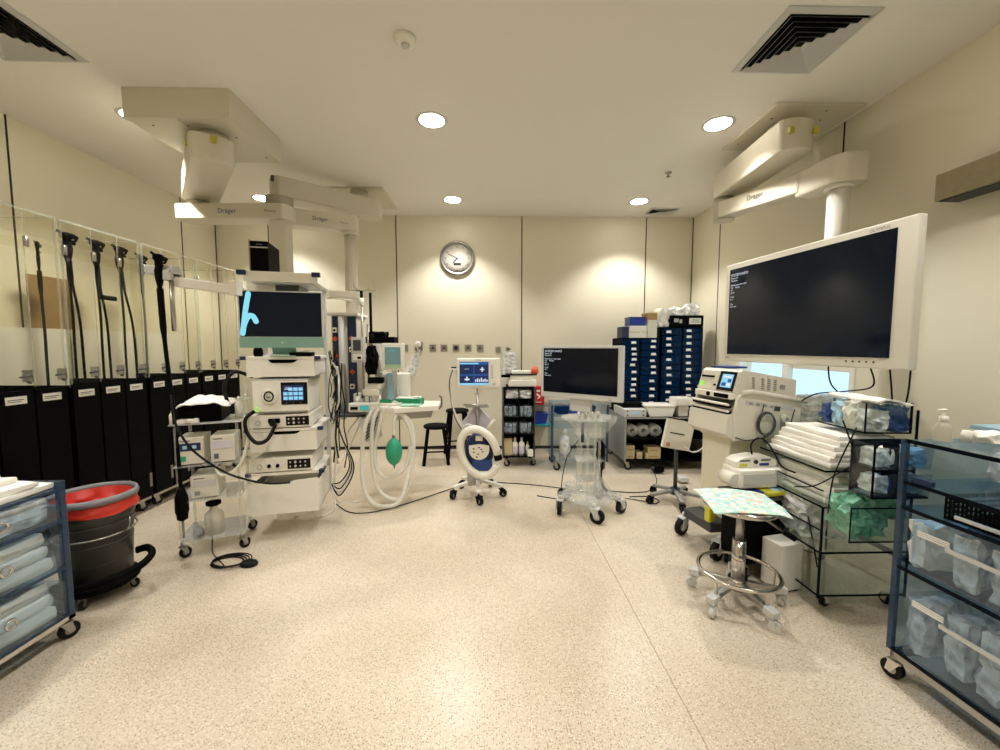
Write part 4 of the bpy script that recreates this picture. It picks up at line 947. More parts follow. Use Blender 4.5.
B('steel').box(-.11, -.010, -.02, -.05, 0, .05, .003).box(.02, -.01, .0, .06, 0, .045).mk('plate', t); B('chrome').cyl((.04, -.01, .02), (.04, -.06, .02), .014, n=12).mk('valve', t)
B('ink').box(.03, -.064, .012, .075, -.05, .028).mk('nozzle', t)
b = B('film'); b.grid(lambda u, v: (-.02+.16*u+.02*v*u, -.05-.02*math.sin(PI*u), .0-.30*v-.02*u+.10*(1-v)*(1-u)*0), 6, 10); b.grid(lambda u, v: (-.02+.16*u+.02*v*u, -.035+.01*math.sin(PI*u), -.30*v-.02*u), 6, 10); b.mk('clear_sleeve', t, fixn=False)

# ================================================================== BLACK STOOLS
def stool(x, y, h, lab, rz=0):
    t = thing('wooden_stool', lab, 'stool', (x, y, 0), rz, 'black stools by the back wall')
    B('black').lathe([(.001, h-.035), (.12, h-.035), (.135, h-.028), (.138, h-.01), (.128, h), (.001, h)], n=28).mk('seat', t)
    for i, (sx, sy) in enumerate(((-1, -1), (1, -1), (1, 1), (-1, 1))):
        B('black').bar((sx*.135, sy*.135, 0), (sx*.085, sy*.085, h-.034), .028, .028, .003).mk('leg', t)
    for k, zz in ((0, .15), (1, .22), (2, .15), (3, .22)):
        q = .135-.05*zz/h; p = [(-q, -q), (q, -q), (q, q), (-q, q)]; a, c = p[k], p[(k+1) % 4]
        B('black').cyl((a[0], a[1], zz), (c[0], c[1], zz), .009, n=8).mk('rung', t)
stool(-.62, 4.45, .43, 'lower black round stool in front of the taller one', R(8)); stool(-.40, 4.72, .56, 'taller black round stool half hidden behind the lower one', R(15))

# ================================================================== PATIENT MONITOR + WARMER STAND
t = thing('rolling_stand', 'white five-legged rolling stand carrying the blue screen and hose blower', 'stand', (-.12, 3.45, 0))
b = B('light_grey')
b.cyl((0, 0, .10), (0, 0, .16), .035, n=16); b.mk('hub', t)
for k in range(5):
    a = R(-86+72*k); dx, dy = math.cos(a), math.sin(a)
    B('white').bar((0.02*dx, .02*dy, .135), (.22*dx, .22*dy, .095), .035, .028, .005).mk('leg', t)
    caster(t, .215*dx, .215*dy, .09, .032, .028, rz=a+R(40), hub='light_grey', fork='black')
B('steel').cyl((0, 0, .15), (0, 0, .97), .013, n=12).mk('pole', t)
B('light_grey').cyl((-.06, -.03, .10), (-.06, -.03, .22), .03, n=12).mk('counterweight', t)
b = B('steel'); b.cyl((-.12, .0, .80), (.09, 0, .80), .006, n=8); b.box(-.10, -.03, .78, .10, .03, .79); b.mk('crossbar', t)
B('lav').prism([(-.15, .62), (-.01, .80), (.11, .68), (.09, .56), (-.12, .55)], .03, .08, 'y', .006).mk('document_pouch', t)
t = thing('patient_monitor', 'white vital signs monitor with blue four-part screen on a pole', 'monitor', (-.105, 3.42, .905), R(3))
b = B('white'); b.box(-.185, 0, .04, .185, .09, .30, .012); b.box(-.06, .02, 0, .06, .07, .045, .004); b.use('ink_grey').box(-.03, -.001, .283, .02, 0, .288); b.mk('casing', t)
b = B('screen_blue'); b.box(-.163, -.003, .07, .085, .001, .27); b.use('screen_dark_blue').box(-.160, -.004, .165, -.045, -.003, .245).box(-.036, -.004, .165, .083, -.003, .245).box(-.160, -.004, .09, -.045, -.003, .150).box(-.036, -.004, .09, .083, -.003, .150)
b.use('screen_sky').box(-.163, -.0045, .07, .085, -.003, .088).box(-.16, -.0045, .25, -.0, -.003, .262)
b.use('screen_text')
b.text('---', (-.12, -.005, .20), .04); b.cb(.03, -.005, .205, .036, .002, .01); b.cb(.03, -.005, .205, .01, .002, .04); b.cb(-.10, -.005, .12, .044, .002, .012); b.cb(-.10, -.005, .125, .012, .002, .036)
for i, h in enumerate((.02, .03, .022, .034, .02, .026, .018)): b.box(-.03+.016*i, -.005, .098, -.02+.016*i, -.004, .10+h)
b.mk('screen', t)
b = B('light_grey'); 
for k in range(6): b.box(.105, -.003, .13+.02*k, .125, 0, .142+.02*k)
b.cyl((.13, -.012, .08), (.13, 0, .08), .014, n=16); b.mk('side_keys', t)
B('black').box(-.235, .03, .215, -.19, .05, .225).use('white').box(-.25, .02, .20, -.186, .06, .214).mk('cable_hook', t)
for k in range(3): B('offwhite' if k else 'dark_grey').tube(spline([(-.22-.01*k, .03, .205), (-.25-.012*k, .02, .10), (-.24, .02, -.05), (-.20+.01*k, .0, -.22), (-.12+.02*k, -.03, -.34), (-.06, -.05, -.36)], 6), .005, 6).mk('sensor_cable', t)
t = thing('patient_warmer', 'blue-fronted air warmer with white hose looped around it', 'air warmer', (-.10, 3.36, .0))
b = B('navy'); b.lathe([(.001, -.06), (.105, -.06), (.125, -.02), (.125, .04), (.001, .04)], c=(0, .0, .42), n=28, axis='y', sy=1.25); b.use('blue').box(-.06, -.065, .26, .11, .04, .36, .01); b.mk('casing', t)
b = B('white'); b.prism([(.085*math.cos(a)*(1 if math.sin(a) < 0 else 1), .445+.085*math.sin(a) if math.sin(a) < 0 else .455) for a in [PI+PI*i/12 for i in range(13)]] + [(.085, .48), (0, .492), (-.085, .48)], -.075, -.062, 'y'); b.use('ink')
for (x, z) in ((-.045, .455), (-.045, .425), (-.01, .41), (.02, .45), (.03, .43), (.0, .465), (-.02, .385)): b.cb(x, -.076, z, .014, .002, .010)
b.mk('control_panel', t)
B('white').box(-.03, -.075, .52, .03, -.055, .56, .006).mk('carry_handle', t)
pts = []
for i in range(26):
    a = R(10) + R(335)*i/25; pts.append((.155*math.cos(a)-.0, -.085-.012*math.sin(a), .425+.195*math.sin(a)*1.0-.05*math.cos(a)))
hz = B('white'); hz.tube(pts, .033, 14); hz.mk('hose', t)
a0 = pts[0]; B('black').cyl((a0[0], a0[1], a0[2]), (a0[0]+.01, a0[1], a0[2]-.045), .034, n=14).mk('hose_end', t)
B('offwhite').cyl((.06, -.03, .60), (.13, -.03, .69), .014, n=10).mk('nozzle_stick', t)
B('light_grey').tube(spline([(-.02, -.08, .62), (-.09, -.09, .66), (-.13, -.08, .62), (-.15, -.07, .57)], 5), .012, 8).mk('lead', t)
t = anm

# ================================================================== CART WITH BOTTLES (back wall)
def grid_cart(name, lab, x0, x1, y0, y1, z0, z1, rows, cols, skin, edge, casterr=.035, frame=.012):
    cx, cy_ = (x0+x1)/2, (y0+y1)/2; t = thing(name, lab, 'cart', (cx, cy_, 0)); a, c = (x1-x0)/2, (y1-y0)/2
    b = B(edge); 
    b.box(-a, -c, z0, -a+frame, c, z1); b.mk('side_panel', t)
    b = B(edge); b.box(a-frame, -c, z0, a, c, z1); b.mk('side_panel', t)
    B(skin).box(-a+frame, c-.01, z0, a-frame, c, z1).mk('back_panel', t)
    for z in rows: B(skin if skin == 'black' else edge).box(-a+frame, -c, z-frame/2, a-frame, c-.01, z+frame/2).mk('shelf', t)
    for i in range(1, cols):
        x = -a+2*a*i/cols; B(skin if skin == 'black' else edge).box(x-frame/2, -c, rows[1], x+frame/2, c-.01, rows[-1]).mk('divider', t)
    for sx in (-1, 1):
        for sy in (-1, 1): caster(t, sx*(a-.03), sy*(c-.04), z0, casterr, .02, rz=R(30*sx+10))
    return t
t = grid_cart('bottle_trolley', 'dark grey open trolley with drawers and spray bottles by the back wall', .125, .475, 4.25, 4.62, .10, .87, [.11, .36, .54, .74, .865], 2, 'black', 'dark_grey')
for i in range(2):
    for j, z in enumerate((.366, .546)):
        b = B('acr_blue'); x = -.155+.165*i; b.box(x-.005, -.188, z+.005, x+.145, -.184, z+.13).use('black').box(x-.005, -.190, z+.125, x+.145, -.184, z+.135); b.mk('clear_drawer_front', t)
g14 = 'packets inside the dark grey trolley'
for i in range(2):
    for j, z in enumerate((.366, .546)):
        for q in range(3):
            B('film_white' if (i+q+j) % 3 else 'light_grey').pack(0, 0, .06, .035, .20, .115, amp=.014, n=4, seed=i*9+j*5+q).mk('supply_packet', label='pale packet standing in the grey trolley, %s %s compartment, %s' % (['left', 'right'][i], ['lower', 'upper'][j], ['left one', 'middle one', 'right one'][q]), cat='packet', group=g14, loc=(.185+.165*i+.044*q-.02, 4.38, z))
B('film_white').pack(0, 0, .045, .28, .25, .09, amp=.015, n=6, seed=31).mk('pack_heap', label='pale heap of packets in the grey trolley top bay', cat='packet', group=g14, loc=(.30, 4.40, .747))
B('cardboard').box(-.045, -.05, 0, .045, .05, .19, .003).mk('carton', label='tall tan carton at the bottom left of the grey trolley', cat='carton', loc=(.185, 4.34, .117))
bottle('white spray bottle in the grey trolley next to the tan carton', (.262, 4.31, .117), .20, .032, 'white', 'white', 'spray_bottle', 'spray bottles in the grey trolley', 'lav')
bottle('white spray bottle in the grey trolley next to the small bottles', (.335, 4.31, .117), .20, .032, 'white', 'white', 'spray_bottle', 'spray bottles in the grey trolley', 'lav')
bottle('small bottle with yellow-green cap at the grey trolley\'s right', (.40, 4.32, .117), .15, .022, 'light_grey', 'yellow', 'small_bottle')
B('white').box(-.03, -.03, 0, .03, .03, .07, .003).mk('small_carton', label='little white carton at the grey trolley\'s bottom right', cat='carton', loc=(.425, 4.27, .117))
# on top
t = thing('wire_tray', 'low tray of clutter on top of the grey trolley', 'tray', (.36, 4.42, .872)); B('white').box(-.17, -.12, .0, .13, .12, .07, .006).mk('white_box', t); B('ink').box(-.20, -.10, .12, .14, .10, .135).mk('dark_lid', t); B('offwhite').box(-.16, -.09, .07, .10, .09, .12, .003).mk('carton', t); B('white').box(-.13, -.08, .135, .08, .08, .165, .004).mk('white_lid', t)
B('orange').lathe([(.001, 0), (.035, 0), (.04, .03), (.03, .07), (.001, .08)], n=14).mk('orange_cup', label='small orange cup at the right end on the grey trolley top clutter', cat='cup', loc=(.478, 4.34, 1.008))
B('light_grey').box(-.02, -.02, 0, .02, .02, .1, .002).use('black').cb(.02, 0, .115, .10, .03, .03, .006).mk('spray_gun', label='small black-headed spray nozzle on the left of the grey trolley top', cat='spray nozzle', loc=(.14, 4.3, .872))
# wall rack with red and teal items
t = thing('wall_rack', 'thin steel wall rack between the grey trolley and the clear blue cart', 'rack', (.60, Y1, .33)); B('steel').box(-.09, -.28, 0, .12, 0, .012).mk('lower_shelf', t); B('steel').box(-.09, -.25, .25, .10, 0, .262).mk('upper_shelf', t); B('steel').box(-.09, -.012, 0, -.07, 0, .50).mk('upright', t)
t = thing('sharps_bin', 'red sharps container with white marks beside the grey trolley', 'sharps container', (.575, 4.90, .593)); b = B('red'); b.box(-.055, -.08, 0, .075, .08, .21, .008); b.use('white').box(-.035, -.082, .03, .04, -.08, .04).cb(0, -.081, .12, .05, .002, .02, ry=R(40)).cb(.01, -.081, .09, .04, .002, .012, ry=R(-30)).box(-.02, -.082, .16, .02, -.08, .185); b.mk('body', t); B('red').box(-.06, -.085, .21, .08, .085, .225, .004).mk('lid', t)
t = thing('blue_tub', 'blue plastic tub under the red sharps container', 'tub', (.60, 4.87, .372)); b = B('royal'); b.prism([(-.07, 0), (.07, 0), (.09, .11), (-.09, .11)], -.09, .09, 'y'); b.mk('body', t); B('royal').box(-.095, -.095, .11, .095, .095, .12, .003).mk('rim', t)
t = thing('teal_tray', 'turquoise kidney tray jutting out under the blue tub', 'tray', (.63, 4.80, .343)); B('teal').lathe([(.001, 0), (.08, 0), (.10, .025), (.095, .025), (.078, .004), (.001, .004)], n=24, sx=1.2, sy=.7).mk('bowl', t)

# ================================================================== CLEAR BLUE CART BEHIND SCREEN STAND
t = grid_cart('supply_cart', 'clear blue-tinted cart standing behind the middle screen\'s stand', .645, 1.20, 4.10, 4.50, .10, .70, [.11, .46, .58, .695], 1, 'acr_blue', 'acr_blue', .038)
for x in (-.29, .29): b = B('blue_edge'); post(b, x, -.212, .1, .7, .010); b.mk('front_post', t)
bottle('large white fluid bag standing low in the blue-tinted cart', (.80, 4.26, .117), .30, .06, 'film_white', 'white', 'fluid_bottle')
for i, (x, m_) in enumerate(((.76, 'drawer_blue'), (.90, 'royal'), (1.06, 'drawer_blue'))):
    B(m_).pack(0, 0, .045, .12, .2, .09, amp=.015, n=4, seed=40+i).mk('blue_packet', label='blue wrapped packet on the upper shelf of the blue-tinted cart, ' + ['left one', 'middle one', 'right one'][i], cat='packet', group='packets on the clear blue cart', loc=(x, 4.28, .587))

# ================================================================== MIDDLE SCREEN ON CLEAR STAND
t = thing('screen_stand', 'clear acrylic pedestal stand on five double casters', 'stand', (.775, 3.11, 0))
b = B('acr_rod'); b.lathe([(.001, .10), (.20, .10), (.21, .115), (.20, .13), (.001, .13)], n=30); b.mk('base_plate', t)
for k in range(5):
    a = R(-94+72*k); dx, dy = math.cos(a), math.sin(a)
    B('acr_rod').bar((.10*dx, .10*dy, .145), (.255*dx, .255*dy, .145), .07, .035, .008).mk('leg', t)
    caster(t, .24*dx, .24*dy, .14, .054, .03, rz=a+R(60), hub='grey', fork='light_grey')
for (x, y) in ((-.075, -.05), (.075, -.05), (-.075, .06), (.075, .06), (-.025, -.07), (.03, -.07)):
    B('acr_rod').cyl((x, y, .13), (x*.95, y*.95, .80), .010, n=10).mk('rod', t)
B('acr').box(-.07, .04, .13, .07, .048, .8).mk('back_sheet', t)
for s_ in (-1, 1): B('acr_rod').bar((s_*.17, -.02, .14), (s_*.08, -.03, .26), .012, .05).mk('gusset', t)
for z in (.25, .41, .60): B('acr_rod').box(-.105, -.08, z, .105, .08, z+.012).mk('brace_plate', t)
B('acr_rod').prism([(.22*math.cos(2*PI*i/24), .16*math.sin(2*PI*i/24)) for i in range(24)], .74, .755).mk('tray', t)
B('acr_rod').prism([(-.19, .74), (-.10, .63), (.10, .63), (.19, .74)], -.10, -.092, 'y').mk('front_lip', t)
B('black_rubber').tube(spline([(.08, .0, .58), (.115, .0, .52), (.12, .0, .40), (.10, .0, .30), (.12, .02, .20), (.17, .05, .13)], 6), .012, 8).mk('cable', t)
B('black').pack(.10, .02, .47, .05, .06, .14, amp=.01, n=4, seed=2).mk('adapter', t)
B('navy').cyl((-.07, -.085, .57), (-.07, -.085, .72), .012, n=10).mk('blue_clip', t)
for k in range(4): B('white').cyl((-.09+.05*k, -.04, .755), (-.09+.05*k, -.04, .80), .012, n=8).mk('knob', t)
t = thing('flat_monitor', 'dark flat screen with white frame on the clear pedestal', 'monitor', (.675, 3.04, .90), R(-38)); t.scale = (1.1, 1, .97)
b = B('light_grey'); b.box(-.308, 0, 0, .305, .05, .425, .006); b.use('ink_grey').box(.22, -.001, .012, .235, 0, .018); b.mk('casing', t)
b = B('screen_black'); b.box(-.285, -.002, .045, .275, .002, .405); b.use('screen_text'); scr_text(b, -.275, .398, .85, -.0035)
b.mk('screen', t)
B('light_grey').box(-.08, .02, -.10, .08, .05, .0, .004).mk('mount', t)
# ================================================================== CART WITH BLUE DRAWER TOWERS (back right)
t = grid_cart('storage_trolley', 'low dark trolley with grey side carrying the blue drawer towers', 1.40, 2.36, 4.10, 4.80, .095, .565, [.10, .34, .56], 2, 'black', 'grey', .04, .016)
B('grey').box(-.48, -.352, .550, .48, -.345, .567).mk('front_edge', t)
g18 = 'clear rolls in the low dark trolley'
for i, x in enumerate((1.49, 1.61, 1.74)):
    B('bottle_clear').lathe([(.025, -.06), (.065, -.06), (.068, 0), (.065, .06), (.025, .06)], n=22, axis='y', cap=False).lathe([(.022, -.06), (.022, .06)], n=12, axis='y', cap=False).mk('clear_roll', label='clear coiled roll on the upper shelf of the low dark trolley, %s' % ['leftmost', 'middle one', 'third one'][i], cat='roll', group=g18, loc=(x, 4.20, .348+.068))
for i, (x, z, sx) in enumerate(((1.48, .108, .10), (1.48, .182, .10), (1.585, .108, .06), (1.73, .108, .16), (1.74, .172, .14))):
    B('cardboard').box(-sx/2, -.06, 0, sx/2, .06, .062 if i not in (0, 1, 2) else .072, .002).use('tan').box(-sx*.3, -.0605, .02, sx*.3, -.0600, .03).mk('carton', label='cream carton at the bottom of the low dark trolley, ' + ['leftmost lower', 'leftmost upper', 'narrow one beside the pair', 'wide lower one at the right', 'wide upper one at the right'][i], cat='carton', group='cream cartons in the low dark trolley', loc=(x, 4.22, z))
B('black').box(-.10, -.14, 0, .13, .14, .012, .003).box(-.09, -.13, .012, .12, .13, .05, .01).mk('black_lid_box', label='black lidded box on the left end of the low dark trolley', cat='box', loc=(1.515, 4.36, .650))
t = thing('amplifier_box', 'silver-fronted box with blue plate under the black lidded box', 'device', (1.51, 4.26, .568)); B('light_grey').box(-.115, -.15, 0, .115, .22, .08, .004).mk('casing', t); b = B('pale_blue'); b.box(-.05, -.153, .03, .055, -.15, .055).use('ink')
for x in (-.085, .085):
    for z in (.02, .062): b.cyl((x, -.154, z), (x, -.15, z), .008, n=10)
b.mk('front_plate', t)
t = thing('white_tub', 'white flared plastic tub on the low dark trolley', 'tub', (1.79, 4.25, .568)); B('white').prism([(-.12, 0), (.12, 0), (.15, .105), (-.16, .105)], -.12, .12, 'y').mk('body', t); B('white').box(-.17, -.13, .105, .16, .13, .118, .004).mk('rim', t)
t = thing('label_printer', 'white machine head on a post right of the white tub', 'device', (2.02, 4.18, .568)); B('white').box(-.04, -.04, 0, .06, .06, .12, .006).mk('post', t); B('white').box(-.09, -.09, .12, .10, .09, .20, .014).mk('head', t); B('grey').cyl((.08, -.02, .05), (.16, -.02, .05), .02, n=12).mk('side_knob', t)
def drawer_tower(x0, x1, y, z0, z1, hs, lab, seed, side):
    t = thing('drawer_tower', lab, 'drawer unit', ((x0+x1)/2, y+.17, z0), 0, 'blue see-through drawer towers'); a = (x1-x0)/2
    b = B('dark_edge'); b.box(-a, -.17, 0, -a+.008, .17, z1-z0); b.box(a-.008, -.17, 0, a, .17, z1-z0); b.box(-a, -.17, z1-z0-.008, a, .17, z1-z0); b.box(-a, -.17, 0, a, .17, .008); b.box(-a, .16, 0, a, .17, z1-z0); b.mk('frame', t)
    random.seed(seed); z = z0+.01; n = len(hs); tot = sum(hs)
    for i, h in enumerate(hs):
        hh = h/tot*(z1-z0-.02)
        b = B('drawer_blue'); zz = z-z0
        b.box(-a+.011, -.175, zz+.003, a-.011, -.168, zz+hh-.004); b.box(-a+.012, -.168, zz+.003, a-.012, .15, zz+.006)
        o = b.mk('drawer', t)
        m_ = random.choice(['film_white', 'film', 'pale_blue', 'blue', 'navy', 'navy', 'film'])
        B(m_).pack(random.uniform(-.02, .02), -.04, zz+.006+hh*.36, (a-.02)*1.7, .22, hh*.7, amp=.012, n=4, seed=seed*20+i).mk('drawer_contents', o)
        xs = side*a*.55 + random.uniform(-.01, .01)
        B('paper').box(xs-.026, -.178, zz+hh*.5-.011, xs+.026, -.1755, zz+hh*.5+.011).mk('label_card', o)
        B('film_white').box(xs-.03, -.186, zz+hh*.5-.016, xs+.03, -.176, zz+hh*.5-.012).mk('pull_lip', o)
        z += hh
    return t
drawer_tower(1.45, 1.655, 4.42, .568, 1.40, [1.3, 1, 1.2, 1, 1, 1, 1.6, 1, 1, .9, 1, 1.3], 'blue see-through drawer tower, leftmost beside the middle screen', 3, .6)
drawer_tower(1.66, 1.875, 4.42, .568, 1.40, [1, 1, 1.3, 1, 1.7, 1, 1, 1, 1.2, 1.2, .7], 'blue see-through drawer tower under the white and brown cartons', 4, .6)
drawer_tower(1.90, 2.125, 4.42, .568, 1.52, [1.4, 1, 1.6, 1.3, 1.3, 1, 1.7, 1, 1, 1, 1.2], 'blue see-through drawer tower under the left half of the black crate', 5, -.5)
drawer_tower(2.13, 2.36, 4.42, .568, 1.52, [1, 1, 1, 1, 1, 1, 1, 1, 1, 1, 1, 1, .8], 'blue see-through drawer tower, rightmost nearest the right wall', 6, -.6)
def cbox(nm, lab, m, x0, x1, z0, z1, y0=4.44, y1=4.62, text=None, tm='tan', cat='box', extra=None):
    t = thing(nm, lab, cat, ((x0+x1)/2, (y0+y1)/2, z0)); a, c, h = (x1-x0)/2, (y1-y0)/2, z1-z0
    b = B(m); b.box(-a, -c, 0, a, c, h, .003)
    if text: b.use(tm).text(text, (0, -c-.001, h*.4), .035, center=True)
    b.mk('carton', t)
    if extra: B(extra).box(-a-.004, -c-.004, h, a+.004, c+.004, h+.012, .003).mk('lid', t)
    return t
cbox('small_carton', 'small pale carton at the far left end on the drawer towers', 'poster', 1.455, 1.475, 1.401, 1.49) if False else None
bpy.data.objects[-1] if False else None
cbox('white_box', 'flat white box at the left end atop the drawer towers', 'white', 1.34, 1.46, 1.34, 1.40) if False else None
cbox('navy_box', 'narrow navy carton between the small carton and the white labelled box', 'navy', 1.46, 1.535, 1.401, 1.525)
cbox('labelled_carton', 'white carton with green lettering atop the drawer towers', 'white', 1.54, 1.735, 1.401, 1.535, text='Cetrizine 10mg', tm='yellow_tag')
cbox('white_carton', 'tall narrow white carton right of the lettered one', 'offwhite', 1.745, 1.85, 1.401, 1.60)
cbox('blue_box', 'royal blue lidded box sitting on the lettered white carton', 'royal', 1.545, 1.72, 1.537, 1.62, extra='navy')
cbox('brown_carton', 'brown open carton on top of the tall white one', 'tan', 1.74, 1.85, 1.602, 1.67, extra='cardboard')
B('white_soft').pack(0, 0, .10, .11, .16, .20, amp=.02, n=5, seed=61, puff=.1).mk('towel_stack', label='crumpled white stack standing between cartons and black crate', cat='towel', loc=(1.93, 4.53, 1.523))
t = thing('black_crate', 'black crate with white labels atop the right drawer towers', 'crate', (2.17, 4.53, 1.523)); b = B('black'); b.box(-.18, -.11, 0, .19, .11, .01); b.box(-.18, -.11, 0, .19, -.10, .125); b.box(-.18, .10, 0, .19, .11, .125); b.box(-.18, -.10, 0, -.17, .10, .125); b.box(.18, -.10, 0, .19, .10, .125); b.mk('crate_body', t)
b = B('paper'); b.box(-.03+.06, -.113, .03, .16, -.11, .095); b.use('ink_grey').box(.06, -.1135, .07, .14, -.113, .078).box(.05, -.1135, .048, .15, -.113, .056); b.mk('front_label', t); B('light_grey').box(-.14, -.113, .05, -.09, -.11, .09).box(-.08, -.113, .04, -.05, -.11, .08).mk('small_tags', t)
for i, (x, sx, sz, s_) in enumerate(((-.03, .30, .20, 3), (.10, .13, .24, 8))):
    B('film_white').pack(0, 0, sz/2, sx, .17, sz, amp=.04, n=7, seed=70+s_, puff=.5).mk('plastic_bag', label='crumpled white plastic bag in the black crate, %s' % ['wide one', 'taller one at its right'][i], cat='bag', group='bags in the black crate', loc=(2.17+x, 4.53, 1.536))

# sign stand
t = thing('sign_stand', 'black five-legged rolling stand below a tilted cream panel', 'stand', (1.545, 3.25, 0))
B('dark_grey').cyl((0, 0, .08), (0, 0, .56), .016, n=14).mk('pole', t); B('dark_grey').cyl((0, 0, .07), (0, 0, .12), .04, n=16).mk('hub', t)
for k in range(5):
    a = R(-100+72*k); dx, dy = math.cos(a), math.sin(a)
    B('grey').bar((.02*dx, .02*dy, .10), (.22*dx, .22*dy, .075), .035, .025, .005).mk('leg', t); caster(t, .21*dx, .21*dy, .075, .03, .024, rz=a, hub='dark_grey', fork='black')
t = thing('flat_panel_box', 'cream square panel tilted on the black rolling stand', 'panel', (1.535, 3.21, .585), R(4))
b = B('offwhite'); b.cb(0, 0, 0, .235, .035, .245, .004, ry=R(11)); b.use('ink').cb(-.015, -.0185, .01, .13, .001, .009, ry=R(11)); b.use('red').torus((-.09, -.0185, -.075), .014, .0025, n=16, m=6, axis='y'); b.use('black').cb(.013, 0, .124, .235, .037, .006, ry=R(11)); b.mk('panel_face', t)
B('dark_grey').box(-.03, .018, -.06, .03, .05, .04).mk('clamp', t)
t = thing('white_hose', 'thin white tubing loop behind the tilted cream panel', 'tube'); B('offwhite').tube(spline([(1.66, 3.2, .66), (1.72, 3.15, .60), (1.70, 3.12, .50), (1.62, 3.12, .46), (1.56, 3.14, .5)], 6), .006, 6).mk('loop', t)
for i in range(2):
    t = thing('pedal_brick', 'small grey-white foot switch on the floor behind the sign stand' if i == 0 else 'black power brick hanging low by the dark trolley', 'device', ((1.83, 3.72, 0), (1.72, 4.02, .02))[i])
    B('light_grey' if i == 0 else 'black').box(-.04, -.05, .02 if i == 0 else 0, .05, .05, .06, .006).mk('body', t); (B('steel').cyl((-.0, -.02, 0), (0, -.02, .03), .02, n=12) if i == 0 else B('dark_grey').cyl((-.06, 0, .03), (-.02, 0, .03), .02, n=10)).mk('foot', t)

# ================================================================== BIG CREAM CONSOLE (laser)
t = thing('surgical_console', 'big cream console on a pedestal with colour touch screen and vented side', 'medical console', (1.44, 2.53, 0), R(10))
b = B('dark_grey'); b.prism([(-.10, -.13), (.55, -.17), (.55, .17), (-.10, .13)], .145, .205, 'z', .01); b.mk('base', t)
for (x, y) in ((-.06, -.17), (-.06, .17), (.48, -.19), (.48, .19)): caster(t, x, y, .15, .058, .03, rz=R(200), hub='grey', fork='light_grey')
b = B('cream'); b.box(.02, -.125, .205, .44, .125, .75, .012); b.mk('pedestal', t)
b = B('offwhite'); b.box(.0, -.165, .735, .455, .165, .93, .01)
b.mk('lower_housing', t)
for s_ in (-1, 1):
    poly = [(-.01, .735), (-.015, .90), (.01, 1.0), (.045, 1.03), (.085, 1.035), (.47, .965), (.475, .945), (.455, .735)]
    b = B('offwhite'); y0, y1 = (-.185, -.163) if s_ < 0 else (.163, .185); b.prism(poly, y0, y1, 'y', .008)
    o = b.mk('side_shell', t)
    ys = -.186 if s_ < 0 else .186
    b = B('light_grey'); b.prism([(.06, .985), (.06, .955), (.41, .905), (.41, .935)], min(ys, ys*.995), max(ys, ys*.995), 'y'); b.use('grey')
    for k in range(4): b.cb(.10+.05*k, ys, .962-.0075*k, .025, .004, .012, ry=R(8))
    b.use('dark_grey').cb(.29, ys, .925, .04, .006, .03, ry=R(8)); b.mk('port_strip', o)
    b = B('offwhite'); b.tube([(.03, ys*1.02, 1.03), (.10, ys*1.03, 1.035), (.30, ys*1.03, 1.00), (.50, ys*1.03, .965)], .014, 8); b.mk('grab_rail', o)
b = B('offwhite')
b.prism([(.04, 1.0), (.0, 1.03), (.035, 1.15), (.06, 1.165), (.45, 1.10), (.45, .96)], -.162, .162, 'y', .006)
hs = b.mk('upper_housing', t)
b = B('ink_grey')
for c_ in range(4):
    for r_ in range(6): b.cb(.145+.045*c_+(.01 if c_ else -.012), -.1635, 1.115-.012*r_-.006*c_, .022, .002, .004, ry=R(8))
b.mk('vent_slots', hs)
B('grey').cb(.345, -.164, 1.055, .035, .003, .028, ry=R(8)).mk('side_badge', hs)
nx = Vector((-.96, 0, .28))
def front(b, y0, y1, f0, f1, off=.002, th=.003):
    """plate on the slanted front of the upper housing; f along its height"""
    p = lambda f: Vector((.0+.035*f, 0, 1.03+.12*f)); n_ = Vector((-.96, 0, .28))
    a, c = p(f0), p(f1); q = [a+n_*off, c+n_*off]; r_ = [a+n_*(off+th), c+n_*(off+th)]
    return b.hull([(q[0].x, y0, q[0].z), (q[0].x, y1, q[0].z), (q[1].x, y1, q[1].z), (q[1].x, y0, q[1].z), (r_[0].x, y0, r_[0].z), (r_[0].x, y1, r_[0].z), (r_[1].x, y1, r_[1].z), (r_[1].x, y0, r_[1].z)])
f_ = front(B('black_gloss'), -.150, -.015, .02, 1.0).mk('screen_frame', t)
b = front(B('screen_sky'), -.130, -.040, .18, .86, .005, .001); b.use('screen_blue'); front(b, -.085, -.05, .25, .42, .006, .001); front(b, -.122, -.095, .45, .62, .006, .001); b.use('screen_text'); front(b, -.12, -.05, .68, .78, .006, .001); front(b, -.12, -.09, .25, .40, .006, .001); b.mk('touch_screen', f_)
front(front(B('black'), .03, .145, .62, .72, .002, .004), .0, .02, .2, .3, .002, .003).mk('slot', t)
front(B('green_led'), .115, .14, .15, .38, .002, .004).mk('green_button', t)
b = B('white'); b.box(-.02, -.16, .985, .03, .16, 1.022, .004); b.use('black').box(-.022, -.14, .99, -.02, -.02, 1.015).cyl((-.028, .03, 1.003), (-.02, .03, 1.003), .014, n=14); b.mk('socket_row', t)
for z in (.955, .915):
    B('black').box(-.035, -.16, z-.022, -.012, .16, z-.004).mk('slot_gap', t); B('white').tube([(-.038, -.165, z), (-.038, .165, z)], .008, 8).mk('front_rail', t)
b = B('offwhite'); b.prism([(-.01, .74), (-.06, .775), (-.045, .895), (0, .90)], -.175, .175, 'y', .008); b.mk('front_apron', t)
B('blue').box(.06, -.06, 1.16, .20, .10, 1.172, .003).mk('blue_booklet', label='thin blue booklet on top of the big cream console', cat='booklet', loc=(1.445, 2.56, .006), rz=R(10))
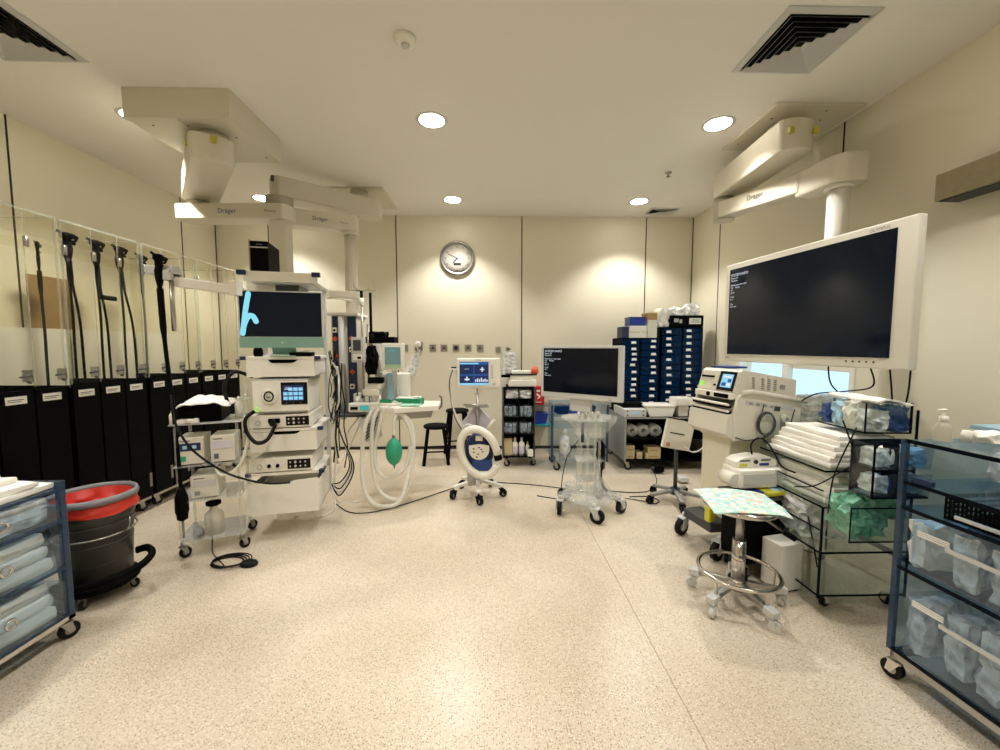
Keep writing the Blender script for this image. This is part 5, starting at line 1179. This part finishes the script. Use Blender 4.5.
b = B('dark_grey'); b.torus((.20, -.20, .84), .062, .006, n=32, m=6, axis='y', sy=1.1); b.torus((.205, -.205, .835), .058, .005, n=32, m=6, axis='y', sy=1.15); b.tube(spline([(.20, -.2, .78), (.19, -.2, .73), (.24, -.2, .70), (.29, -.21, .66)], 5), .005, 6); b.tube(spline([(.0, -.19, .76), (.07, -.195, .74), (.17, -.20, .75), (.22, -.2, .76)], 5), .004, 6); b.tube(spline([(.17, -.2, .91), (.18, -.2, .96)], 4), .003, 6); b.mk('coiled_cable', t)
b = B('white'); b.cyl((.34, -.186, .865), (.34, -.21, .865), .024, n=20); b.use('grey').cyl((.34, -.21, .865), (.34, -.215, .865), .01, n=12).cb(.335, -.188, .82, .035, .006, .07, .003); b.mk('filter_knob', t)
B('dull_steel').box(.42, -.20, .745, .46, -.17, .765).mk('rear_hook', t)
B('yellow').cb(0, 0, .05, .05, .05, .10, .01).mk('yellow_pouch', label='yellow-green pouch on the foot of the big cream console', cat='pouch', loc=(1.38, 2.42, .206), rz=R(10))

# ESU on low trolley
t = thing('black_trolley', 'low black trolley almost hidden behind the round stool', 'trolley', (1.545, 2.23, 0), R(8)); t.scale = (.85, .8, .98)
B('black').box(-.17, -.11, .09, .16, .13, .46, .006).mk('body', t); B('dark_grey').box(-.20, -.13, .46, .18, .14, .48, .003).mk('top_shelf', t)
for (x, y) in ((-.14, -.09), (.13, -.09), (-.14, .10), (.13, .10)): caster(t, x, y, .09, .036, .022, rz=R(30))
for i, (m_, x, y, sx, lb) in enumerate((('blue', -.08, -.06, .14, 'flat blue wrapped packet under the white diathermy unit'), ('yellow', .04, -.07, .12, 'flat yellow packet under the white diathermy unit'), ('pale_blue', .10, -.04, .10, 'flat pale blue packet under the white diathermy unit, at its right'))):
    B(m_).pack(0, 0, .012, sx, .09, .024, amp=.006, n=4, seed=80+i).mk('flat_packet', label=lb, cat='packet', loc=(1.545+x*.85, 2.23+y*.8, .472+.004*i), rz=R(8))
t = thing('diathermy_unit', 'white rounded diathermy unit with arched control panel on the black trolley', 'medical device', (1.525, 2.24, .51), R(6)); t.scale = (.86, .86, .9)
B('white').box(-.16, -.08, .0, .17, .10, .115, .012).mk('lower_casing', t)
B('offwhite').cyl((-.175, -.06, .045), (-.175, .06, .045), .045, n=18).mk('side_roll', t)
pl = [(-.15, .115), (.15, .115), (.15, .155), (.10, .178), (.0, .188), (-.10, .178), (-.15, .155)]
b = B('white'); b.prism(pl, -.02, .09, 'y', .006); b.use('yellow').box(-.125, -.022, .122, -.07, -.02, .142).use('ink').cyl((-.01, -.03, .152), (-.01, -.02, .152), .013, n=14).use('blue').box(.02, -.022, .125, .09, -.02, .142).use('ink_grey').box(-.125, -.022, .155, -.05, -.02, .166).box(.03, -.022, .155, .10, -.02, .166); b.mk('arched_panel', t)
B('light_grey').box(-.14, -.084, .02, .14, -.08, .09).mk('front_cover', t)
for x in (-.13, .13): B('dark_grey').cyl((x, 0, -.036), (x, 0, .002), .012, n=10).mk('foot', t)
B('black_rubber').tube(spline([(1.53, 2.27, .67), (1.50, 2.24, .74), (1.50, 2.19, .79), (1.56, 2.2, .77), (1.60, 2.18, .70), (1.62, 2.15, .64), (1.66, 2.10, .62)], 6), .005, 6).mk('diathermy_lead', label='thin black lead rising from the white diathermy unit', cat='cable')

# ================================================================== ROUND STOOL
t = thing('surgeon_stool', 'round chrome stool with foot ring and printed cloth on its seat', 'stool', (1.255, 1.93, 0)); t.scale = (1, 1, 1.05)
B('chrome').lathe([(.001, .478), (.165, .478), (.172, .485), (.172, .497), (.16, .503), (.001, .503)], n=36).mk('seat', t)
B('steel').cyl((0, 0, .30), (0, 0, .48), .018, n=16).mk('upper_post', t); B('chrome').cyl((0, 0, .12), (0, 0, .32), .031, n=20).use('ink_grey').cb(0, -.0315, .245, .04, .001, .012).mk('lower_post', t)
B('chrome').cyl((0, 0, .075), (0, 0, .13), .045, n=20).mk('hub', t)
B('chrome').torus((0, 0, .165), .183, .0095, n=56, m=8).mk('foot_ring', t)
for k in range(5):
    a = R(-80+72*k); dx, dy = math.cos(a), math.sin(a)
    B('steel').bar((.03*dx, .03*dy, .105), (.19*dx, .19*dy, .085), .028, .022, .003).mk('leg', t)
    B('chrome').bar((.18*dx, .18*dy, .09), (.183*dx, .183*dy, .165), .012, .012).mk('ring_bracket', t)
    B('light_grey').bar((.175*dx, .175*dy, .085), (.23*dx, .23*dy, .078), .042, .032, .003).mk('caster_block', t)
    caster(t, .205*dx, .205*dy, .07, .026, .022, rz=a+R(30), hub='white', fork='light_grey', tyre='light_grey')
B('dull_steel').cyl((.04, -.03, .47), (.15, -.10, .40), .006, n=8).use('black').cyl((.15, -.10, .40), (.19, -.125, .375), .013, n=10).mk('height_lever', t)
m = mat('printed_cloth', '#dfe8e0', .85); nt = m.node_tree; bs = nt.nodes['Principled BSDF']
tc = nt.nodes.new('ShaderNodeTexCoord'); v = nt.nodes.new('ShaderNodeTexVoronoi'); v.inputs['Scale'].default_value = 48; nt.links.new(tc.outputs['Object'], v.inputs[0])
sp = nt.nodes.new('ShaderNodeSeparateColor'); nt.links.new(v.outputs['Color'], sp.inputs[0]); cr = nt.nodes.new('ShaderNodeValToRGB'); cr.color_ramp.interpolation = 'CONSTANT'
els = cr.color_ramp.elements; els[0].position = 0; els[0].color = lin('#b6d3cb'); els[1].position = .42; els[1].color = lin('#dfe7da')
for p, c in ((.60, '#9cc7c6'), (.74, '#e3b5a6'), (.84, '#cfe0c0'), (.93, '#eef0ea')): e = els.new(p); e.color = lin(c)
nt.links.new(sp.outputs[0], cr.inputs[0]); nt.links.new(cr.outputs[0], bs.inputs['Base Color']); M['printed_cloth'] = m
def clothf(u, v):
    x, y = (u-.5)*.34, (v-.5)*.33; r = math.hypot(x*.9, y); z = .505+.005*noise.noise(Vector((x*14, y*14, 1)))
    e = max(0, r-.175); z -= e*.25 + .008*math.sin(x*40)*min(1, e*12)
    return (x, y, z)
B('printed_cloth').grid(clothf, 26, 24, thick=.003).mk('printed_cloth', label='pastel printed cloth draped over the round chrome stool seat', cat='cloth', loc=(1.25, 1.945, .028), rz=R(-10), fixn=False)
# white box by the stool
t = thing('white_case', 'plain white case standing on the floor between stool and stepped clear cart', 'case', (1.575, 2.06, 0), R(12)); t.scale = (.8, .5, .98)
B('white').box(-.085, -.12, .012, .095, .12, .27, .008).mk('case_body', t); B('dark_grey').box(-.07, -.10, 0, .08, .10, .013).mk('rubber_foot', t); B('ink_grey').box(.0955, -.08, .18, .0965, .0, .185).box(.0955, -.06, .05, .0965, -.04, .06).mk('side_marks', t)

# ================================================================== CLEAR STEPPED CART (right)
t = thing('stepped_cart', 'tall clear green-tinted cart with folded white linen shelves beside the console', 'cart', (1.84, 2.10, 0))
a, c = .22, .235
b = B('acr_green'); b.box(-a, c-.006, .07, a, c, .90); b.mk('far_panel', t)
b = B('acr_green'); b.box(-a, -c, .07, a, -c+.006, .50); b.mk('near_panel', t)
B('acr_green').box(a-.006, -c, .07, a, c, 1.0).mk('back_panel', t)
for z in (.07, .29, .52, .70):
    b = B('acr_green'); b.box(-a, -c, z, a, c, z+.008); b.use('dark_edge').box(-a-.002, -c, z-.002, -a+.003, c, z+.006).box(-a, -c-.002, z-.002, a, -c+.003, z+.006); b.mk('shelf', t)
for x, y in ((-a, -c), (a, -c), (-a, c), (a, c)):
    B('dark_edge').box(x-.004, y-.004, .06, x+.004, y+.004, .52 if x < 0 else 1.0).mk('corner_edge', t); caster(t, x*.78, y*.88, .065, .028, .02, rz=R(20+70*(x > 0)), fork='light_grey')
for z0, z1 in ((.30, .40), (.53, .60)):
    B('acr_green').box(-a+.002, -c+.01, z0, -a+.007, c-.01, z1).use('dark_edge').box(-a, -c+.01, z1, -a+.009, c-.01, z1+.004).mk('shelf_front', t)
gl_ = 'folded white linen on the stepped cart'
for s_, (z, n) in enumerate(((.709, 6), (.529, 6))):
    for i in range(n):
        B('white_soft').pack(0, 0, .013, .34-.012*i, .44-.012*i, .025, amp=.004, n=5, seed=100+s_*10+i, puff=.06).mk('folded_linen', label='folded white linen on the %s shelf of the stepped cart, %s' % (['upper', 'lower'][s_], ['bottom piece', 'second piece', 'third piece', 'fourth piece', 'fifth piece', 'top piece'][i]), cat='linen', group=gl_, loc=(1.82+.010*i, 2.10, z+.0255*i), rz=R(1.5*(-1)**i))
B('film').pack(0, 0, .105, .32, .30, .21, amp=.03, n=8, seed=120, puff=.35).mk('clear_plastic_bag', label='big clear crinkled plastic bag on the low shelf of the stepped cart', cat='bag', loc=(1.80, 2.14, .299))
# green bag bin at the near end
t = thing('end_bin', 'clear open bin at the near end of the stepped cart holding green bags', 'bin', (1.76, 1.785, .42))
b = B('acr_green'); b.box(-.14, -.07, 0, .13, .07, .006); b.box(-.14, -.07, 0, .13, -.065, .16); b.box(-.14, .065, 0, .13, .07, .16); b.box(-.14, -.07, 0, -.135, .07, .16); b.box(.125, -.07, 0, .13, .07, .16); b.mk('walls', t)
b = B('dark_edge'); b.box(-.142, -.072, 0, .132, -.066, .005); b.box(-.142, -.072, 0, -.138, -.068, .16); b.box(-.142, -.072, .157, .132, -.068, .162); b.mk('dark_edges', t)
for i, (x, z, s_) in enumerate(((-.04, .008, 1), (.06, .09, 2))):
    B('film_green').pack(0, 0, .085, .18, .11, .17, amp=.035, n=7, seed=130+s_, puff=.4).mk('green_plastic_bag', label='crinkled green plastic bag in the end bin, ' + ['lower left one', 'upper right one'][i], cat='bag', group='green bags in the end bin', loc=(1.76+x, 1.785, .427+z))
# tilt bins
t = thing('tilt_bin_rack', 'dark green-edged rack of small clear tilt bins by the blue cart corner', 'bin rack', (1.80, 1.76, .64))
b = B('dark_edge'); b.box(-.13, .02, 0, .12, .03, .24); b.box(-.13, -.09, 0, .12, .03, .008); b.mk('backplate', t); b = B('acr_green'); b.box(-.135, -.09, 0, -.129, .03, .24); b.use('dark_edge').box(-.135, -.09, 0, -.129, -.084, .24).box(-.03, -.09, 0, -.024, -.02, .24); b.mk('divider', t)
for i in range(3):
    for j in range(2):
        x = -.12+.083*i; z = .012+.118*j
        b = B('acr_blue'); b.prism([(-.09+.0, z), (-.10, z+.10), (-.094, z+.10), (-.084, z+.006), (.018, z+.006), (.018, z)], x, x+.075, 'x'); o = b.mk('tilt_bin', t)
        B(['film_white', 'film', 'blue', 'white_soft', 'film', 'pale_blue'][i*2+j]).pack(x+.037, -.035, z+.045, .062, .08, .075, amp=.012, n=4, seed=140+i*2+j).mk('bin_contents', o)
B('steel').box(-.05, .03, .05, .05, .105, .08).mk('bracket_arm', t)
# top bin with blue white packs
t = thing('top_bin', 'clear bin with white and blue packets at the top of the stepped cart', 'bin', (1.925, 1.99, .89), R(-3)); t.scale = (.85, .9, .95)
b = B('acr_green'); b.box(-.13, -.14, 0, .12, .2, .006); b.box(-.13, -.14, 0, .12, -.135, .155); b.box(-.13, .195, 0, .12, .2, .155); b.box(-.13, -.14, 0, -.125, .2, .155); b.box(.115, -.14, 0, .12, .2, .155); b.mk('walls', t)
b = B('dark_edge'); b.box(-.134, -.144, 0, -.128, -.138, .155); b.box(.115, -.144, 0, .125, -.138, .155); b.box(-.134, -.144, -.003, .122, -.138, .004); b.box(-.134, -.14, -.003, -.128, .2, .004); b.mk('dark_edges', t)
gt = 'packets in the clear top bin'
desc = ['nearest left', 'nearest right', 'second row left', 'second row right', 'third row left', 'third row right', 'far left', 'far right']
for i in range(8):
    random.seed(200+i)
    B(['film_white', 'blue', 'white_soft', 'film_white', 'pale_blue', 'white_soft', 'blue', 'film_white'][i]).pack(0, 0, .05, .11, .075, .10+.02*(i % 3), amp=.018, n=5, seed=150+i, puff=.3).mk('wrapped_packet', label='crumpled packet in the clear top bin, ' + desc[i], cat='packet', group=gt, loc=(1.875+.095*(i % 2), 1.91+.068*(i//2), .897+.006*(i % 3)), rz=R(random.uniform(-12, 12)))
B('white_soft').grid(lambda u, v: (-.06+.17*u, -.14+.31*v, .0+.012*math.sin(5*u)+noise.noise(Vector((u*4, v*4, 7)))*.008), 10, 12, thick=.008).mk('white_cover_sheet', label='white sheet laid over the clear top bin of packets', cat='sheet', loc=(1.91, 1.99, 1.045), rz=R(-3), fixn=False)
# pile of clear sleeves by the window
t = thing('sleeve_rack', 'stack of clear plastic sleeves standing between console and top bin', 'rack', (2.10, 2.50, .80), R(5))
b = B('acr_edge'); b.box(-.12, -.06, 0, .12, .06, .006); b.mk('tray', t)
for i in range(6): B('film_white' if i % 2 else 'film').pack(0, 0, .02+.032*i, .22, .11, .03, amp=.008, n=5, seed=170+i, puff=.1).mk('sleeve_pack', t)
b = B('steel')
b.cyl((.0, .0, -.80), (0, 0, 0), .012, n=10); b.mk('support_post', t); B('steel').cyl((0, 0, -.80), (0, 0, -.785), .12, n=24).mk('round_foot', t)
for i, pts in enumerate(([(1.87, 2.40, .92), (1.82, 2.36, .80), (1.74, 2.20, .62), (1.66, 2.0, .42), (1.64, 1.90, .20)], [(1.66, 1.83, .96), (1.70, 1.80, .78), (1.66, 1.84, .70), (1.60, 1.9, .62), (1.58, 2.0, .58)], [(1.70, 1.80, .93), (1.665, 1.86, .70), (1.645, 1.86, .55), (1.64, 1.86, .38)], [(1.86, 2.42, .74), (1.80, 2.34, .60), (1.76, 2.3, .40), (1.8, 2.4, .12)])):
    B('black_rubber').tube(spline(pts, 6), .0035, 6).mk('hanging_cable', label='thin black cable hanging at the stepped cart, ' + ['from the console\'s rear down', 'curling over the linen', 'straight beside the tilt bins', 'behind the console\'s column'][i], cat='cable', group='cables by the stepped cart')

# ================================================================== RIGHT FOREGROUND CART
t = thing('supply_cart', 'large dark-blue clear cart at the right picture edge on a chrome base', 'cart', (1.90, 1.02, 0), R(3))
a, c = .30, .46; Z1 = .955
for (x, y) in ((-a, c), (-a, -c), (a, c), (a, -c)): B('blue_edge' if y > 0 else 'dark_edge').box(x-.009, y-.009, .12, x+.009, y+.009, Z1).mk('corner_post', t)
B('acr_deep').box(-a, c-.006, .12, a, c, Z1).mk('far_panel', t); B('acr_deep').box(a-.006, -c, .12, a, c, Z1).mk('back_panel', t)
for z in (.12, .455, .69, .79):
    b = B('acr_deep'); b.box(-a, -c, z, a, c, z+.008); b.use('dark_edge').box(-a-.003, -c, z-.003, -a+.004, c, z+.009); b.mk('shelf', t)
b = B('acr_blue'); b.box(-a, -c, Z1-.008, a, c, Z1); b.use('dark_edge').box(-a-.004, -c, Z1-.01, -a+.006, c, Z1+.003); b.mk('top', t)
b = B('steel')
b.box(-a, -c, .09, -a+.012, c, .122); b.box(-a, c-.012, .09, a, c, .122); b.box(-a, -c, .09, a, -c+.012, .122); b.box(a-.012, -c, .09, a, c, .122); b.mk('chrome_base', t)
for sx in (-1, 1):
    for sy in (-1, 1): caster(t, sx*(a-.02), sy*(c-.02), .12, .036, .024, rz=R(100), hub='steel', fork='chrome')
for j, (z, h) in enumerate(((.132, .27), (.467, .19))):
    for i in range(2):
        y0 = -c+.02+.44*i; b = B('acr_blue'); b.box(-a+.006, y0, z, -a+.010, y0+.42, z+h); b.box(-a+.01, y0, z, -a+.35, y0+.004, z+h*.9); b.box(-a+.01, y0+.416, z, -a+.35, y0+.42, z+h*.9); b.box(-a+.01, y0, z, -a+.35, y0+.42, z+.004)
        o = b.mk('clear_drawer', t)
        b = B('light_grey'); b.bar((-a-.008, y0+.12, z+h*.72), (-a-.008, y0+.30, z+h*.72), .010, .012); b.bar((-a-.008, y0+.12, z+h*.72), (-a+.006, y0+.12, z+h*.72), .01, .01); b.bar((-a-.008, y0+.30, z+h*.72), (-a+.006, y0+.30, z+h*.72), .01, .01); b.mk('handle', o)
        b = B('paper'); 
        for q in range(3): b.box(-a+.003, y0+.30, z+h*.80+.008*q-.012, -a+.0055, y0+.40, z+h*.80+.005+.008*q-.012)
        b.mk('label_strip', o)
gr = 'white packets standing in the right foreground cart'
rt = Matrix.Translation((1.90, 1.02, 0)) @ Matrix.Rotation(R(3), 4, 'Z')
for j, z in enumerate((.142, .475)):
    for i in range(8):
        random.seed(300+j*10+i)
        y = .40-.105*i; h = random.uniform(.15, .19)+(.04 if j == 0 else 0)
        p = rt @ Vector((-.17+random.uniform(-.02, .02), y, z))
        B(random.choice(['film_white', 'film', 'white_soft', 'film_white'])).pack(0, 0, h/2, .19, .06, h, amp=.016, n=6, seed=210+j*10+i, puff=.15).mk('supply_packet', label='pale packet in %s drawers of the right foreground cart, %s from far end' % (['lower', 'upper'][j], ['first', 'second', 'third', 'fourth', 'fifth', 'sixth', 'seventh', 'last'][i]), cat='packet', group=gr, loc=tuple(p), rz=R(3+random.uniform(-14, 14)))
t = thing('basket', 'black perforated basket with pale handle on the upper shelf of the right cart', 'basket', tuple(rt @ Vector((-.15, .17, .699))), R(3))
b = B('black'); b.box(-.12, -.26, 0, .12, .17, .005)
for y in [-.26+.43*i/36 for i in range(37)]:
    for x in (-.12, .12): b.bar((x, y, 0), (x, y, .085), .005, .005)
for zz in (.004, .022, .04, .058, .08):
    for x in (-.12, .12): b.bar((x, -.26, zz), (x, .17, zz), .005, .005 if zz < .07 else .014)
    for y in (-.26, .17): b.bar((-.12, y, zz), (.12, y, zz), .005, .005 if zz < .07 else .014)
b.mk('cage', t); B('light_grey').bar((-.135, -.02, .022), (-.135, .13, .022), .01, .012, .002).mk('handle', t)
B('navy').box(-.008, -.03, 0, .008, .03, .02, .003).mk('navy_label_bar', label='short navy bar on the upper shelf of the right cart, far end', cat='bar', loc=tuple(rt @ Vector((-.285, .40, .799))), rz=R(3))
for i in range(4):
    p = rt @ Vector((.06+.13*(i % 2), .36-.12*(i//2), .80)); B(['film_white', 'film', 'white_soft', 'film_white'][i]).pack(0, 0, .055, .14, .11, .11, amp=.02, n=5, seed=240+i, puff=.3).mk('soft_packet', label='bluish-white soft packet on the upper shelf of the right cart, ' + ['far left', 'far right', 'near left', 'near right'][i], cat='packet', group='soft packets under the right cart top', loc=tuple(p), rz=R(10*i))
t = thing('pump_bottle', 'clear pump bottle of hand gel on top of the right foreground cart', 'bottle', tuple(rt @ Vector((-.20, .42, .958)))); t.scale = (.62, .62, .72)
B('bottle_clear').lathe([(.001, 0), (.036, 0), (.038, .01), (.038, .075), (.03, .09), (.014, .10), (.014, .108)], n=22).mk('body', t)
B('white').lathe([(.019, .105), (.021, .108), (.021, .128), (.008, .132), (.006, .155), (.012, .158), (.012, .166), (.001, .168)], n=16).cb(-.02, 0, .161, .045, .012, .009, .003).mk('pump_head', t)
B('white').lathe([(.001, 0), (.015, 0), (.015, .032), (.012, .035), (.012, .042), (.001, .042)], n=16).mk('white_jar', label='small white jar right of the pump bottle', cat='jar', loc=tuple(rt @ Vector((-.13, .40, .958))))
B('white_soft').pack(0, 0, .018, .09, .06, .036, amp=.014, n=5, seed=260, puff=.4).mk('gauze_wad', label='crumpled white gauze right of the small white jar', cat='gauze', loc=tuple(rt @ Vector((-.06, .38, .958))))
B('steel').box(-.26, -.20, 0, .05, .12, .006).mk('metal_tray', label='brown-grey metal sheet lying on the right cart top', cat='tray', loc=tuple(rt @ Vector((.05, .0, .9565))), rz=R(3)) if False else None
t = thing('wall_shelf', 'low pale blue worktop along the right wall behind the right cart', 'worktop', (2.36, 1.15, 0)); B('pale_blue').box(-.12, -.6, .925, .16, .65, .945, .003).mk('top_board', t); B('light_grey').box(.13, -.55, .0, .158, .60, .925).mk('support', t)

# ================================================================== FLOOR CABLES
fc = [('black cable on the floor from the tower to the rolling stand', 'black_rubber', [(-1.28, 3.25, .008), (-1.1, 3.08, .006), (-.9, 3.10, .006), (-.65, 3.3, .006), (-.35, 3.6, .006), (-.15, 3.75, .006)]),
 ('thin dark cable running right from the rolling stand across the floor', 'black_rubber', [(.05, 3.75, .006), (.3, 3.7, .006), (.55, 3.62, .006), (.8, 3.5, .006), (1.1, 3.35, .006)]),
 ('pair of black cables trailing from the clear stand toward the sign stand', 'black_rubber', [(.98, 3.25, .10), (1.02, 3.30, .01), (1.15, 3.32, .006), (1.3, 3.25, .006), (1.36, 3.2, .006), (1.42, 3.28, .006), (1.35, 3.36, .006), (1.2, 3.36, .006)]),
 ('black cable curving on the floor from the dark trolley to the sign stand', 'black_rubber', [(1.66, 4.0, .05), (1.62, 3.8, .008), (1.52, 3.6, .006), (1.40, 3.48, .006), (1.25, 3.46, .006), (1.05, 3.5, .006)]),
 ('short cable hanging at the clear stand\'s left side to the floor', 'black_rubber', [(.70, 3.16, .55), (.62, 3.2, .40), (.59, 3.24, .2), (.585, 3.28, .03), (.57, 3.32, .006), (.4, 3.4, .006)])]
for lb, m_, pts in fc: B(m_).tube(spline(pts, 8), .0038, 6).mk('floor_cable', label=lb, cat='cable')
